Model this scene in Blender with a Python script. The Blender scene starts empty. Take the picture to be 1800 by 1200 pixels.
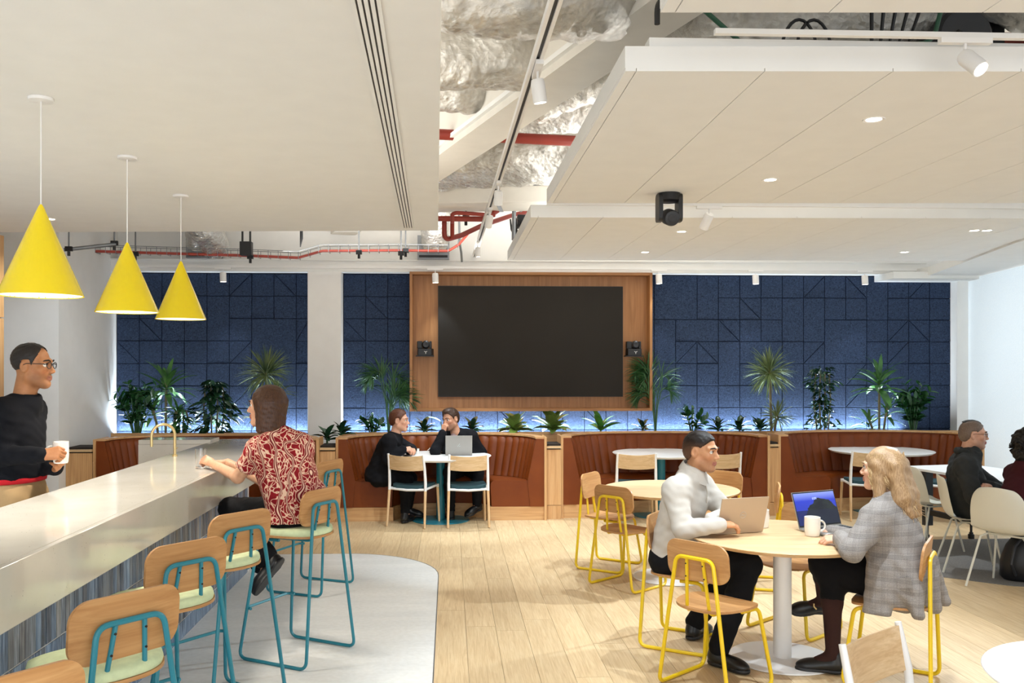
import bpy, math, random
import numpy as np
from mathutils import Vector, Matrix
random.seed(7)
scene = bpy.context.scene
COL = scene.collection
PI = math.pi

# ------------------------------------------------------------------ camera, world, exposure
EYE = 1.75; F = 1550.0; YAW = math.radians(2.5); PX0 = 790 + F * math.tan(YAW)
cam_d = bpy.data.cameras.new('camera'); cam_d.sensor_width = 36.0; cam_d.lens = 36.0 * F / 1800
cam_d.shift_y = 45 / 1800; cam_d.shift_x = (900 - PX0) / 1800; cam_d.clip_start = 0.05
cam = bpy.data.objects.new('camera', cam_d); COL.objects.link(cam)
cam.location = (0, 0, EYE); cam.rotation_euler = (PI / 2, 0, -YAW)
scene.camera = cam
scene.view_settings.view_transform = 'Standard'; scene.view_settings.look = 'None'
scene.view_settings.gamma = 1.0; scene.view_settings.use_curve_mapping = False
scene.view_settings.exposure = 0.48
w = bpy.data.worlds.new('sky'); scene.world = w; w.use_nodes = True
w.node_tree.nodes['Background'].inputs[0].default_value = (0.83, 0.92, 1.0, 1)
w.node_tree.nodes['Background'].inputs[1].default_value = 0.9

def area(name, loc, rot, sx, sy, power, col, spread=PI):
    d = bpy.data.lights.new(name, 'AREA'); d.shape = 'RECTANGLE'; d.size = sx; d.size_y = sy
    d.energy = power; d.color = col; d.spread = spread
    o = bpy.data.objects.new(name, d); COL.objects.link(o); o.location = loc; o.rotation_euler = rot
    return o
def spot(name, loc, target, power, col, angle=70, blend=0.6, radius=0.03):
    d = bpy.data.lights.new(name, 'SPOT'); d.energy = power; d.color = col
    d.spot_size = math.radians(angle); d.spot_blend = blend; d.shadow_soft_size = radius
    o = bpy.data.objects.new(name, d); COL.objects.link(o); o.location = loc
    o.rotation_euler = (Vector(target) - Vector(loc)).to_track_quat('-Z', 'Y').to_euler()
    return o
# fill panel added behind the viewer; daylight through the blinds' window on the right
WARM = (0.86, 0.975, 1.06); NEUT = (1.0, 0.95, 0.88); COOL = (0.80, 0.90, 1.0)
area('daylight_behind', (1.0, -3.2, 1.6), (PI / 2, 0, 0), 10, 2.8, 150, (0.95, 0.98, 1.0))
area('daylight_window', (8.3, 7.6, 1.6), (PI / 2, 0, PI / 2 - 0.19), 6.5, 2.8, 72, (0.78, 0.90, 1.0))

# fill panels added to brighten the void, and unseen added spots over the floor
area('cove_uplight', (-1.2, 5.2, 3.12), (PI, 0, 0), 1.6, 4.5, 60, (0.98, 0.98, 0.94))
area('cove_uplight', (2.2, 7.6, 3.10), (PI, 0, 0), 2.4, 3.0, 60, (0.98, 0.98, 0.94))
area('cove_uplight', (1.0, 10.4, 3.14), (PI, 0, 0), 6.0, 0.6, 45, (0.98, 0.98, 0.94))
for x_, y_ in ((-3.4, 3.6), (-3.2, 0.4), (-0.6, 0.6), (2.0, 1.2), (4.2, 2.6), (4.2, 4.6)):
    spot('downlight_beam', (x_, y_, 2.9), (x_, y_, 0), {-3.4: 220, -3.2: 200, -0.6: 210, 2.0: 90}.get(x_, 45), WARM, 100, 0.7, 0.04)

# ------------------------------------------------------------------ photograph geometry -> room points
_c, _s = math.cos(YAW), math.sin(YAW)
def _ray(u, v):
    x = (u - PX0) / F
    return (x * _c + _s, -x * _s + _c, (645 - v) / F)
def G(u, v, z=0.0):
    d = _ray(u, v); t = (z - EYE) / d[2]; return Vector((d[0] * t, d[1] * t, z))
def D(u, v, y):
    d = _ray(u, v); t = y / d[1]; return Vector((d[0] * t, y, EYE + d[2] * t))

# ------------------------------------------------------------------ mesh helpers
class MB:
    def __init__(s): s.v = []; s.f = []
    def add(s, vs, fs):
        o = len(s.v); s.v += [tuple(p) for p in vs]; s.f += [tuple(i + o for i in q) for q in fs]; return s
    def box(s, x0, x1, y0, y1, z0, z1):
        return s.add([(x0, y0, z0), (x1, y0, z0), (x1, y1, z0), (x0, y1, z0), (x0, y0, z1), (x1, y0, z1), (x1, y1, z1), (x0, y1, z1)],
                     [(3, 2, 1, 0), (4, 5, 6, 7), (0, 1, 5, 4), (1, 2, 6, 5), (2, 3, 7, 6), (3, 0, 4, 7)])
    def prism(s, poly, z0, z1):
        n = len(poly)
        vs = [(p[0], p[1], z0) for p in poly] + [(p[0], p[1], z1) for p in poly]
        fs = [tuple(range(n - 1, -1, -1)), tuple(range(n, 2 * n))] + [(i, (i + 1) % n, (i + 1) % n + n, i + n) for i in range(n)]
        return s.add(vs, fs)
    def tube(s, pts, r, n=8, cap=True, closed=False):
        pts = [Vector(p) for p in pts]; m = len(pts)
        rs = r if isinstance(r, (list, tuple)) else [r] * m
        vs = []; up = None
        for i in range(m):
            if closed: t = pts[(i + 1) % m] - pts[i - 1]
            else: t = pts[min(i + 1, m - 1)] - pts[max(i - 1, 0)]
            t.normalize()
            if up is None:
                up = Vector((0, 0, 1)) if abs(t.z) < 0.9 else Vector((1, 0, 0))
            up = (up - t * up.dot(t)).normalized(); b = t.cross(up)
            for k in range(n):
                a = 2 * PI * k / n
                vs.append(pts[i] + (up * math.cos(a) + b * math.sin(a)) * rs[i])
        fs = []
        for i in range(m if closed else m - 1):
            j = (i + 1) % m
            for k in range(n):
                k2 = (k + 1) % n
                fs.append((i * n + k, i * n + k2, j * n + k2, j * n + k))
        if cap and not closed:
            fs.append(tuple(range(n - 1, -1, -1))); fs.append(tuple((m - 1) * n + k for k in range(n)))
        return s.add(vs, fs)
    def lathe(s, prof, n=32, c=(0, 0, 0), cap=True):
        vs = []; fs = []; m = len(prof)
        for (r, z) in prof:
            for k in range(n):
                a = 2 * PI * k / n; vs.append((c[0] + r * math.cos(a), c[1] + r * math.sin(a), c[2] + z))
        for i in range(m - 1):
            for k in range(n):
                k2 = (k + 1) % n; fs.append((i * n + k, i * n + k2, (i + 1) * n + k2, (i + 1) * n + k))
        if cap:
            fs.append(tuple(range(n - 1, -1, -1))); fs.append(tuple((m - 1) * n + k for k in range(n)))
        return s.add(vs, fs)
    def sheet(s, grid, thick=None):
        """grid: rows of points -> quad sheet, optionally with thickness along vertex normals"""
        R = len(grid); Cn = len(grid[0]); P = [[Vector(p) for p in r] for r in grid]
        def nrm(i, j):
            a = P[min(i + 1, R - 1)][j] - P[max(i - 1, 0)][j]; b = P[i][min(j + 1, Cn - 1)] - P[i][max(j - 1, 0)]
            x = a.cross(b); return x.normalized() if x.length > 1e-12 else Vector((0, 0, 1))
        if thick is None:
            return s.add([p for r in P for p in r], [(i * Cn + j, i * Cn + j + 1, (i + 1) * Cn + j + 1, (i + 1) * Cn + j) for i in range(R - 1) for j in range(Cn - 1)])
        vs = []
        for sg in (0.5, -0.5):
            for i in range(R):
                for j in range(Cn): vs.append(P[i][j] + nrm(i, j) * thick * sg)
        N = R * Cn; fs = []
        for i in range(R - 1):
            for j in range(Cn - 1):
                q = (i * Cn + j, i * Cn + j + 1, (i + 1) * Cn + j + 1, (i + 1) * Cn + j)
                fs.append(q[::-1]); fs.append(tuple(k + N for k in q))
        per = [(0, j) for j in range(Cn)] + [(i, Cn - 1) for i in range(1, R)] + [(R - 1, j) for j in range(Cn - 2, -1, -1)] + [(i, 0) for i in range(R - 2, 0, -1)]
        ids = [i * Cn + j for i, j in per]
        for k in range(len(ids)):
            a, b = ids[k], ids[(k + 1) % len(ids)]; fs.append((a, b, b + N, a + N))
        return s.add(vs, fs)
    def plate(s, outline, thick, fn=None):
        """outline (x,z) polygon -> plate of thickness along y, curved by fn(x,y,z); rings keep the curve smooth"""
        n = len(outline); rings = [1.0, 0.75, 0.5, 0.25]
        cx = sum(p[0] for p in outline) / n; cz = sum(p[1] for p in outline) / n
        vs = []; fs = []
        b = min(thick * 0.3, 0.004)
        layers = [(0.0, 1.0 * 1, b), (0.0, 1, 0)]
        def side(y, sgn, base):
            o = len(vs)
            for q in rings:
                for (x, z) in outline: vs.append((cx + (x - cx) * q, y, cz + (z - cz) * q))
            vs.append((cx, y, cz))
            for ri in range(len(rings) - 1):
                for k in range(n):
                    k2 = (k + 1) % n; q = (o + ri * n + k, o + ri * n + k2, o + (ri + 1) * n + k2, o + (ri + 1) * n + k)
                    fs.append(q if sgn > 0 else q[::-1])
            for k in range(n):
                k2 = (k + 1) % n; q = (o + 3 * n + k, o + 3 * n + k2, o + 4 * n); fs.append(q if sgn > 0 else q[::-1])
            return o
        a = side(-thick / 2, 1, 0); c = side(thick / 2, -1, 0)
        for k in range(n):
            k2 = (k + 1) % n; fs.append((a + k2, a + k, c + k, c + k2))
        if fn: vs = [fn(*p) for p in vs]
        return s.add(vs, fs)
    def xf(s, M):
        s.v = [tuple(M @ Vector(p)) for p in s.v]; return s

def fillet(pts, r, seg=5, closed=False):
    pts = [Vector(p) for p in pts]; out = []; n = len(pts)
    for i, p in enumerate(pts):
        if not closed and i in (0, n - 1): out.append(p); continue
        a = pts[i - 1] - p; b = pts[(i + 1) % n] - p
        la, lb = a.length, b.length; a.normalize(); b.normalize()
        ang = a.angle(b)
        if ang > PI - 0.02: out.append(p); continue
        d = min(r / math.tan(ang / 2), la * 0.49, lb * 0.49)
        p0, p1 = p + a * d, p + b * d
        for k in range(seg + 1):
            t = k / seg; out.append(p0 * (1 - t) ** 2 + p * 2 * t * (1 - t) + p1 * t * t)
    return out
def rrect(w_, h_, r, seg=6, cx=0, cz=0):
    o = []
    for (sx, sz, a0) in ((1, 1, 0), (-1, 1, 90), (-1, -1, 180), (1, -1, 270)):
        for k in range(seg + 1):
            a = math.radians(a0 + 90 * k / seg)
            o.append((cx + sx * (w_ / 2 - r) + r * math.cos(a), cz + sz * (h_ / 2 - r) + r * math.sin(a)))
    return o

def mk(name, mb, m=None, smooth=True, angle=40):
    me = bpy.data.meshes.new(name); me.from_pydata(mb.v, [], mb.f); me.update()
    if smooth:
        me.polygons.foreach_set('use_smooth', [True] * len(me.polygons))
        me.set_sharp_from_angle(angle=math.radians(angle))
    if m: me.materials.append(m)
    return me
def obj(name, mb, m, parent=None, loc=None, rotz=0.0, smooth=True, bevel=0.0, angle=40):
    me = mb if isinstance(mb, bpy.types.Mesh) else mk(name, mb, m, smooth, angle)
    o = bpy.data.objects.new(name, me); COL.objects.link(o)
    if parent: o.parent = parent
    if loc is not None: o.location = loc
    if rotz: o.rotation_euler = (0, 0, rotz)
    if bevel:
        b = o.modifiers.new('bevel', 'BEVEL'); b.width = bevel; b.segments = 2; b.limit_method = 'ANGLE'
    return o
def tag(o, label=None, cat=None, group=None, kind=None):
    if label: o['label'] = label
    if cat: o['category'] = cat
    if group: o['group'] = group
    if kind: o['kind'] = kind
    return o
def thing(name, loc=(0, 0, 0), rotz=0.0, label=None, cat=None, group=None):
    o = bpy.data.objects.new(name, None); COL.objects.link(o); o.empty_display_size = 0.1
    o.location = loc; o.rotation_euler = (0, 0, rotz)
    return tag(o, label, cat, group)
def dup(root, loc, rotz, label=None, group=None):
    r = root.copy(); COL.objects.link(r); r.location = loc; r.rotation_euler = (0, 0, rotz)
    if label: r['label'] = label
    if group: r['group'] = group
    for ch in list(root.children):
        c = ch.copy(); COL.objects.link(c); c.parent = r
        for g in list(ch.children):
            d = g.copy(); COL.objects.link(d); d.parent = c
    return r

# ------------------------------------------------------------------ materials
def lin(c):
    if isinstance(c, str): c = tuple(int(c[i:i + 2], 16) for i in (0, 2, 4))
    return tuple(((x / 255) / 12.92 if x / 255 <= 0.04045 else ((x / 255 + 0.055) / 1.055) ** 2.4) for x in c[:3]) + (1,)
class NT:
    def __init__(s, name):
        s.m = bpy.data.materials.new(name); s.m.use_nodes = True; s.t = s.m.node_tree
        s.b = s.t.nodes['Principled BSDF']
    def n(s, typ, **kw):
        nd = s.t.nodes.new(typ)
        for k, v in kw.items():
            if k in nd.inputs.keys(): nd.inputs[k].default_value = v
            else: setattr(nd, k, v)
        return nd
    def l(s, a, b): s.t.links.new(a, b)
    def coords(s, scale=(1, 1, 1), rnd=False, kind='Object', rot=(0, 0, 0)):
        tc = s.n('ShaderNodeTexCoord'); mp = s.n('ShaderNodeMapping'); mp.inputs['Scale'].default_value = scale
        mp.inputs['Rotation'].default_value = rot
        s.l(tc.outputs[kind], mp.inputs['Vector'])
        if rnd:
            oi = s.n('ShaderNodeObjectInfo'); ml = s.n('ShaderNodeMath', operation='MULTIPLY'); ml.inputs[1].default_value = 37.0
            s.l(oi.outputs['Random'], ml.inputs[0])
            cb = s.n('ShaderNodeCombineXYZ')
            for i in range(3): s.l(ml.outputs[0], cb.inputs[i])
            s.l(cb.outputs[0], mp.inputs['Location'])
        return mp.outputs['Vector']
    def noise(s, vec, scale, detail=4, rough=0.5, dist=0.0):
        nd = s.n('ShaderNodeTexNoise'); nd.inputs['Scale'].default_value = scale; nd.inputs['Detail'].default_value = detail
        nd.inputs['Roughness'].default_value = rough; nd.inputs['Distortion'].default_value = dist
        s.l(vec, nd.inputs['Vector']); return nd.outputs['Fac']
    def ramp(s, fac, stops, interp='LINEAR'):
        r = s.n('ShaderNodeValToRGB'); r.color_ramp.interpolation = interp
        e = r.color_ramp.elements
        while len(e) < len(stops): e.new(0.5)
        for k, (p, c) in enumerate(stops):
            e[k].position = p; e[k].color = lin(c) if not (isinstance(c, tuple) and len(c) == 4) else c
        s.l(fac, r.inputs['Fac']); return r.outputs['Color']
    def mix(s, a, b, fac, mode='MIX'):
        m = s.n('ShaderNodeMix', data_type='RGBA', blend_type=mode)
        for sock, val in ((m.inputs[6], a), (m.inputs[7], b), (m.inputs[0], fac)):
            if isinstance(val, (int, float)): sock.default_value = val
            elif isinstance(val, (tuple, str)): sock.default_value = lin(val) if isinstance(val, str) else val
            else: s.l(val, sock)
        return m.outputs[2]
    def math(s, op, a, b=0.0):
        m = s.n('ShaderNodeMath', operation=op)
        for i, val in enumerate((a, b)):
            if isinstance(val, (int, float)): m.inputs[i].default_value = val
            else: s.l(val, m.inputs[i])
        return m.outputs[0]
    def bump(s, h, strength=0.3, dist=0.01):
        b = s.n('ShaderNodeBump'); b.inputs['Strength'].default_value = strength; b.inputs['Distance'].default_value = dist
        s.l(h, b.inputs['Height']); s.l(b.outputs['Normal'], s.b.inputs['Normal'])
    def done(s, color=None, rough=0.5, metal=0.0, spec=0.5, coat=0.0, trans=0.0, sheen=0.0):
        B = s.b.inputs
        if color is not None:
            if isinstance(color, (str, tuple)): B['Base Color'].default_value = lin(color) if isinstance(color, str) else color
            else: s.l(color, B['Base Color'])
        if isinstance(rough, (int, float)): B['Roughness'].default_value = rough
        else: s.l(rough, B['Roughness'])
        B['Metallic'].default_value = metal; B['Specular IOR Level'].default_value = spec
        B['Coat Weight'].default_value = coat; B['Transmission Weight'].default_value = trans
        B['Sheen Weight'].default_value = sheen
        return s.m
def plain(name, color, rough=0.5, metal=0.0, spec=0.5, coat=0.0, var=0.04, nscale=6.0, bump=0.0, bscale=150.0):
    t = NT(name); v = t.coords()
    n = t.noise(v, nscale, 3)
    c = lin(color)
    dk = tuple(max(0, x * (1 - var * 2)) for x in c[:3]) + (1,); lt = tuple(min(1, x * (1 + var)) for x in c[:3]) + (1,)
    col = t.ramp(n, [(0.3, dk), (0.7, lt)])
    if bump: t.bump(t.noise(v, bscale, 3), bump, 0.004)
    return t.done(col, rough, metal, spec, coat)
def wood(name, a, b, c, axis=0, scale=1.0, rough=0.42, rnd=True, var=0.0, coat=0.0):
    t = NT(name); sc = [14.0 * scale] * 3; sc[axis] = 0.9 * scale
    v = t.coords(tuple(sc), rnd=rnd)
    n1 = t.noise(v, 1.6, 5, 0.55, 0.8); sc2 = [90.0 * scale] * 3; sc2[axis] = 2.2 * scale
    v2 = t.coords(tuple(sc2), rnd=rnd); n2 = t.noise(v2, 1.0, 3, 0.6)
    col = t.ramp(n1, [(0.28, a), (0.5, b), (0.75, c)])
    col = t.mix(col, t.ramp(n2, [(0.35, 'cdb598'), (0.6, 'ffffff')]), 0.3, 'MULTIPLY')
    if var:
        oi = t.n('ShaderNodeObjectInfo'); hs = t.n('ShaderNodeHueSaturation')
        vv = t.math('ADD', t.math('MULTIPLY', oi.outputs['Random'], var), 1 - var / 2)
        t.l(vv, hs.inputs['Value']); t.l(col, hs.inputs['Color']); col = hs.outputs['Color']
    t.bump(n2, 0.08, 0.002)
    return t.done(col, rough, coat=coat)
def emit(name, color, strength):
    t = NT(name); t.b.inputs['Base Color'].default_value = lin(color)
    t.b.inputs['Emission Color'].default_value = lin(color); t.b.inputs['Emission Strength'].default_value = strength
    return t.m

M = {}
M['ceil'] = plain('ceiling_paint', 'e9e8e5', 0.9, var=0.01)
M['wallw'] = plain('wall_paint', 'efedea', 0.85, var=0.012, bump=0.03)
M['slab'] = plain('slab_paint', 'e2dcd2', 0.9, var=0.02, bump=0.1, bscale=40)
M['white'] = plain('white_lacquer', 'eeecea', 0.35, var=0.01)
M['whitem'] = plain('white_metal', 'e9e8e6', 0.4, var=0.01)
M['black'] = plain('black_plastic', '17171a', 0.45, var=0.05)
M['blackm'] = plain('black_metal', '2b2c30', 0.5, var=0.05)
M['plank'] = wood('oak_plank', 'c8ab82', 'd6bb92', 'dfc8a2', 1, 2.2, 0.45, var=0.16)
M['joint'] = plain('plank_joint', 'b8986e', 0.8)
M['oak'] = wood('oak_joinery', 'b98a58', 'cfa06c', 'd8ae7c', 2, 1.0, 0.45)
M['oakx'] = wood('oak_joinery_across', 'b98a58', 'cfa06c', 'd8ae7c', 0, 1.0, 0.45)
M['oakl'] = wood('oak_light', 'c9a478', 'd5b488', 'dfc29a', 0, 1.4, 0.42)
M['frame'] = wood('oak_tv_surround', '9a683a', 'ad7846', 'b98452', 2, 0.7, 0.45)
M['framex'] = wood('oak_tv_surround_rail', '9a683a', 'ad7846', 'b98452', 0, 0.7, 0.45)
M['ply'] = wood('ply_seat', 'ac7a48', 'bd8c58', 'c89a66', 0, 1.2, 0.45)
M['leg'] = wood('ash_leg', 'd3a878', 'ddb88a', 'e4c49a', 2, 1.5, 0.45)
M['yellow'] = plain('yellow_powder_coat', 'e8c318', 0.35, var=0.02)
M['lampy'] = plain('yellow_lamp_enamel', 'fbdf05', 0.22, var=0.01, coat=0.3)
M['teal'] = plain('teal_powder_coat', '267f90', 0.35, var=0.03)
M['tealseat'] = plain('dark_teal_wool', '2b4a52', 0.9, var=0.08, nscale=60, bump=0.2, bscale=300)
M['mint'] = plain('mint_green_fabric', 'cdd9ae', 0.85, var=0.04, nscale=40, bump=0.15, bscale=260)
M['shell'] = plain('white_shell_plastic', 'd6d4c8', 0.4, var=0.01)
M['chrome'] = plain('brushed_grey_steel', 'b8b9ba', 0.3, metal=0.8, var=0.03)
M['brass'] = plain('pale_brass', 'd8c08a', 0.28, metal=0.85, var=0.03)
M['redpipe'] = plain('red_sprinkler_paint', '8e2f22', 0.45, var=0.06)
M['redcable'] = plain('red_cable', 'b34a3c', 0.5, var=0.06)
M['soil'] = plain('dark_soil', '2a211a', 0.95, var=0.2, nscale=40, bump=0.5, bscale=60)
M['lightf'] = emit('lamp_face', 'fff3df', 14)
M['galv'] = plain('galvanised_steel', '8f9296', 0.4, metal=0.7, var=0.08)
M['porc'] = plain('white_porcelain', 'f3efe8', 0.15, var=0.005, coat=0.3)
M['alu'] = plain('laptop_aluminium', 'b9a48c', 0.35, metal=0.25, var=0.01)
M['alug'] = plain('laptop_grey_aluminium', '9a9690', 0.35, metal=0.35, var=0.01)

def m_leather():
    t = NT('tan_leather'); v = t.coords()
    n = t.noise(v, 3.0, 4); col = t.ramp(n, [(0.3, '6b2f0a'), (0.7, '7a3a10')])
    vo = t.n('ShaderNodeTexVoronoi'); vo.inputs['Scale'].default_value = 220; t.l(v, vo.inputs['Vector'])
    t.bump(vo.outputs['Distance'], 0.12, 0.002)
    return t.done(col, 0.45, spec=0.28)
M['leather'] = m_leather()
def m_counter():
    t = NT('speckled_quartz'); v = t.coords()
    vo = t.n('ShaderNodeTexVoronoi'); vo.inputs['Scale'].default_value = 55; t.l(v, vo.inputs['Vector'])
    m1 = t.math('LESS_THAN', vo.outputs['Distance'], 0.10)
    n = t.noise(v, 4, 4); base = t.ramp(n, [(0.3, 'd2cbbe'), (0.7, 'ddd6ca')])
    pick = t.math('MULTIPLY', m1, t.math('GREATER_THAN', t.noise(v, 9, 2), 0.52))
    col = t.mix(base, '8f8b84', pick)
    return t.done(col, 0.12, spec=0.6, coat=0.2)
M['counter'] = m_counter()
def m_tile():
    t = NT('glazed_bar_tile'); v = t.coords((60, 60, 5), rnd=True)
    n = t.noise(v, 1.0, 5, 0.6)
    oi = t.n('ShaderNodeObjectInfo')
    base = t.ramp(oi.outputs['Random'], [(0.0, '525c6a'), (0.2, '7f92a8'), (0.4, '9a9894'), (0.6, '5d6a7c'), (0.8, '93a8bf'), (1.0, '858280')])
    col = t.mix(base, t.ramp(n, [(0.3, '20262f'), (0.5, '8a9096'), (0.7, 'f0f4f8')]), 0.85, 'SOFT_LIGHT')
    t.bump(n, 0.3, 0.003)
    return t.done(col, 0.25, spec=0.5)
M['tile'] = m_tile()
M['grout'] = plain('pale_grout', 'c9c8c4', 0.9)
def m_panel():
    t = NT('blue_wood_wool'); v = t.coords((1, 1, 1), rnd=True)
    n = t.noise(v, 70, 5, 0.75, 1.2)
    col = t.ramp(n, [(0.36, '161e2e'), (0.5, '303e58'), (0.66, '435474')])
    t.bump(n, 0.9, 0.012)
    return t.done(col, 0.85, spec=0.2)
M['panel'] = m_panel()
M['panelback'] = plain('panel_joint_dark', '141d33', 0.9)
def m_screen():
    t = NT('led_wall_black'); v = t.coords()
    col = t.ramp(t.noise(v, 1.2, 2), [(0.3, '33302d'), (0.7, '363330')])
    return t.done(col, 0.7, spec=0.05)
M['screen'] = m_screen()
def m_terr():
    t = NT('pale_microcement'); v = t.coords((1, 6, 1)); n = t.noise(v, 0.9, 6, 0.6)
    v2 = t.coords(); n2 = t.noise(v2, 30, 3)
    col = t.mix(t.ramp(n, [(0.3, 'dededc'), (0.7, 'ecebe8')]), t.ramp(n2, [(0.35, 'f3f2f0'), (0.65, 'ffffff')]), 0.6, 'MULTIPLY')
    return t.done(col, 0.4, spec=0.4)
M['terr'] = m_terr()
def m_carpet():
    t = NT('grey_carpet'); v = t.coords(); n = t.noise(v, 160, 3, 0.7)
    t.bump(n, 0.6, 0.01)
    return t.done(t.ramp(n, [(0.3, '6a6663'), (0.7, '8c8884')]), 0.95, spec=0.1)
M['carpet'] = m_carpet()
def m_blind():
    t = NT('roller_blind_cloth'); v = t.coords((1, 260, 260)); n = t.noise(v, 1, 2)
    col = t.ramp(n, [(0.3, 'dfe9ee'), (0.7, 'f2f7f9')])
    tr = t.n('ShaderNodeBsdfTranslucent'); df = t.n('ShaderNodeBsdfDiffuse'); ms = t.n('ShaderNodeMixShader')
    t.l(col, tr.inputs['Color']); t.l(col, df.inputs['Color']); ms.inputs[0].default_value = 0.55
    t.l(df.outputs[0], ms.inputs[1]); t.l(tr.outputs[0], ms.inputs[2])
    t.l(ms.outputs[0], t.t.nodes['Material Output'].inputs['Surface'])
    return t.m
M['blind'] = m_blind()
def m_foil():
    t = NT('crumpled_foil'); v = t.coords((1.0, 1.0, 1.0), rnd=True)
    n = t.noise(v, 16, 8, 0.75, 1.5)
    vo = t.n('ShaderNodeTexVoronoi'); vo.inputs['Scale'].default_value = 26; t.l(v, vo.inputs['Vector'])
    h = t.math('ADD', n, t.math('MULTIPLY', vo.outputs['Distance'], 0.7))
    t.bump(h, 0.55, 0.03)
    return t.done(t.ramp(t.noise(v, 4, 3), [(0.3, 'c9c6c0'), (0.7, 'e6e3dd')]), 0.26, metal=0.9)
M['foil'] = m_foil()
def m_glass():
    t = NT('clear_glass'); t.b.inputs['IOR'].default_value = 1.45
    return t.done('ffffff', 0.02, trans=1.0)
M['glass'] = m_glass()
M['duct'] = plain('dull_grey_duct', '8a857d', 0.5, metal=0.4, var=0.05)
# ================================================================== SETTING
YW = 11.40
def struct(name, mb, m, parent=None, bevel=0.0, smooth=False):
    o = obj(name, mb, m, parent, smooth=smooth, bevel=bevel)
    if parent is None: o['kind'] = 'structure'
    return o
floor = struct('floor', MB().box(-6, 9.5, -3.4, 11.9, -0.12, -0.012), M['joint'])
# terrazzo zone around the bar, with a rounded corner
pz = [(-4.6, -0.5), (-0.095, -0.5)]
for k in range(13):
    a = k / 12 * PI / 2; pz.append((-1.0 + 0.905 * math.cos(a), 7.42 + 0.905 * math.sin(a)))
pz.append((-4.6, 8.325))
struct('terrazzo_floor', MB().prism(pz, -0.011, 0.0005), M['terr'], floor)
struct('edge_trim', MB().tube([(p[0] + 0.004, p[1] + 0.003, -0.002) for p in pz[1:-1]], 0.004, 6), M['galv'], floor)
# carpet island under the far right table
cp = [(3.95, 7.3), (4.5, 6.85), (5.3, 6.72), (5.6, 6.9), (6.3, 8.75), (4.1, 8.72), (3.8, 8.3), (3.75, 7.7)]
struct('carpet', MB().prism([tuple(p) for p in fillet([(x, y, 0) for x, y in cp], 0.25, 5, True)] and [(p.x, p.y) for p in fillet([(x, y, 0) for x, y in cp], 0.25, 5, True)], -0.011, 0.004), M['carpet'], floor)
# oak planks running away from the viewer, each a piece of its own
rnd = random.Random(3)
PW = 0.2; plank_cache = {}
def plank(x0, x1, y0, y1):
    g = 0.0010; key = (round(x1 - x0, 3), round(y1 - y0, 2))
    if key not in plank_cache:
        lx, ly = key; mb = MB().box(g, lx - g, g, ly - g, -0.011, 0.0)
        plank_cache[key] = mk('plank', mb, M['plank'], False)
    o = obj('plank', plank_cache[key], None, floor); o.location = (x0, y0, rnd.uniform(-0.0004, 0.0))
ncol = 0
x = -0.09
while x < 6.2:
    y = 2.35 + (0.2 * ncol * 7 % 1.5) - 1.4
    yend = 10.6
    ystart = max(2.4, x * 1.28 - 0.4)
    while y < yend:
        L = rnd.choice((1.45, 1.8, 2.15))
        a, b = max(y, ystart), min(y + L, yend)
        if b - a > 0.15 and not (3.95 < x < 5.3 and a > 7.3 and b < 8.5): plank(x, x + PW, round(a, 2), round(b, 2))
        y += L
    x += PW; ncol += 1
x = -0.29; ncol = 0
while x > -1.8:                                     # strip of boards between the terrazzo and the benches
    rx = x + PW + 1.0
    ys = 8.34 if rx < 0 else round(7.42 + math.sqrt(max(0, 0.905 ** 2 - rx ** 2)) + 0.01, 2)
    plank(x, x + PW, ys, 10.6 if ncol % 2 else 9.4)
    if not ncol % 2: plank(x, x + PW, 9.4, 10.6)
    x -= PW; ncol += 1
struct('planks', MB().box(-4.6, x + PW, 8.34, 10.6, -0.011, 0.0), M['plank'], floor)
# curved gusset of boards at the rounded corner
gp = [(-0.092, 7.42), (-0.09, 8.33)] + [(-1.0 + 0.91 * math.cos(k / 12 * PI / 2), 7.42 + 0.91 * math.sin(k / 12 * PI / 2)) for k in range(12, -1, -1)]

# walls
struct('ceiling', MB().box(-6, 9.5, -3.4, 11.9, 4.0, 4.15), M['slab'])
wall_back = struct('wall_back', MB().box(-6, 9.5, YW + 0.05, YW + 0.25, 0, 4.0), M['wallw'])
struct('wall_left', MB().box(-6, -4.23, 9.75, YW + 0.05, 0, 4.0).box(-6.0, -5.8, -3.4, 9.75, 0, 4.0), M['wallw'])
struct('trim_1', MB().box(-4.23, 6.2, 11.22, YW + 0.05, 2.955, 3.105).box(-4.23, 6.2, 11.2, 11.22, 3.095, 3.11), M['ceil'])   # bulkhead over the panels
# column between the blue panels
col = obj('column', MB().box(-1.786, -1.366, 11.2, YW + 0.05, 0, 2.955), M['wallw'], smooth=False, bevel=0.006)
tag(col, 'white painted square column between the two left blue panel fields', 'column')
struct('trim_2', MB().box(6.63, 6.86, 11.25, YW + 0.05, 0, 2.93), M['wallw'])       # white return beside the window
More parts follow.
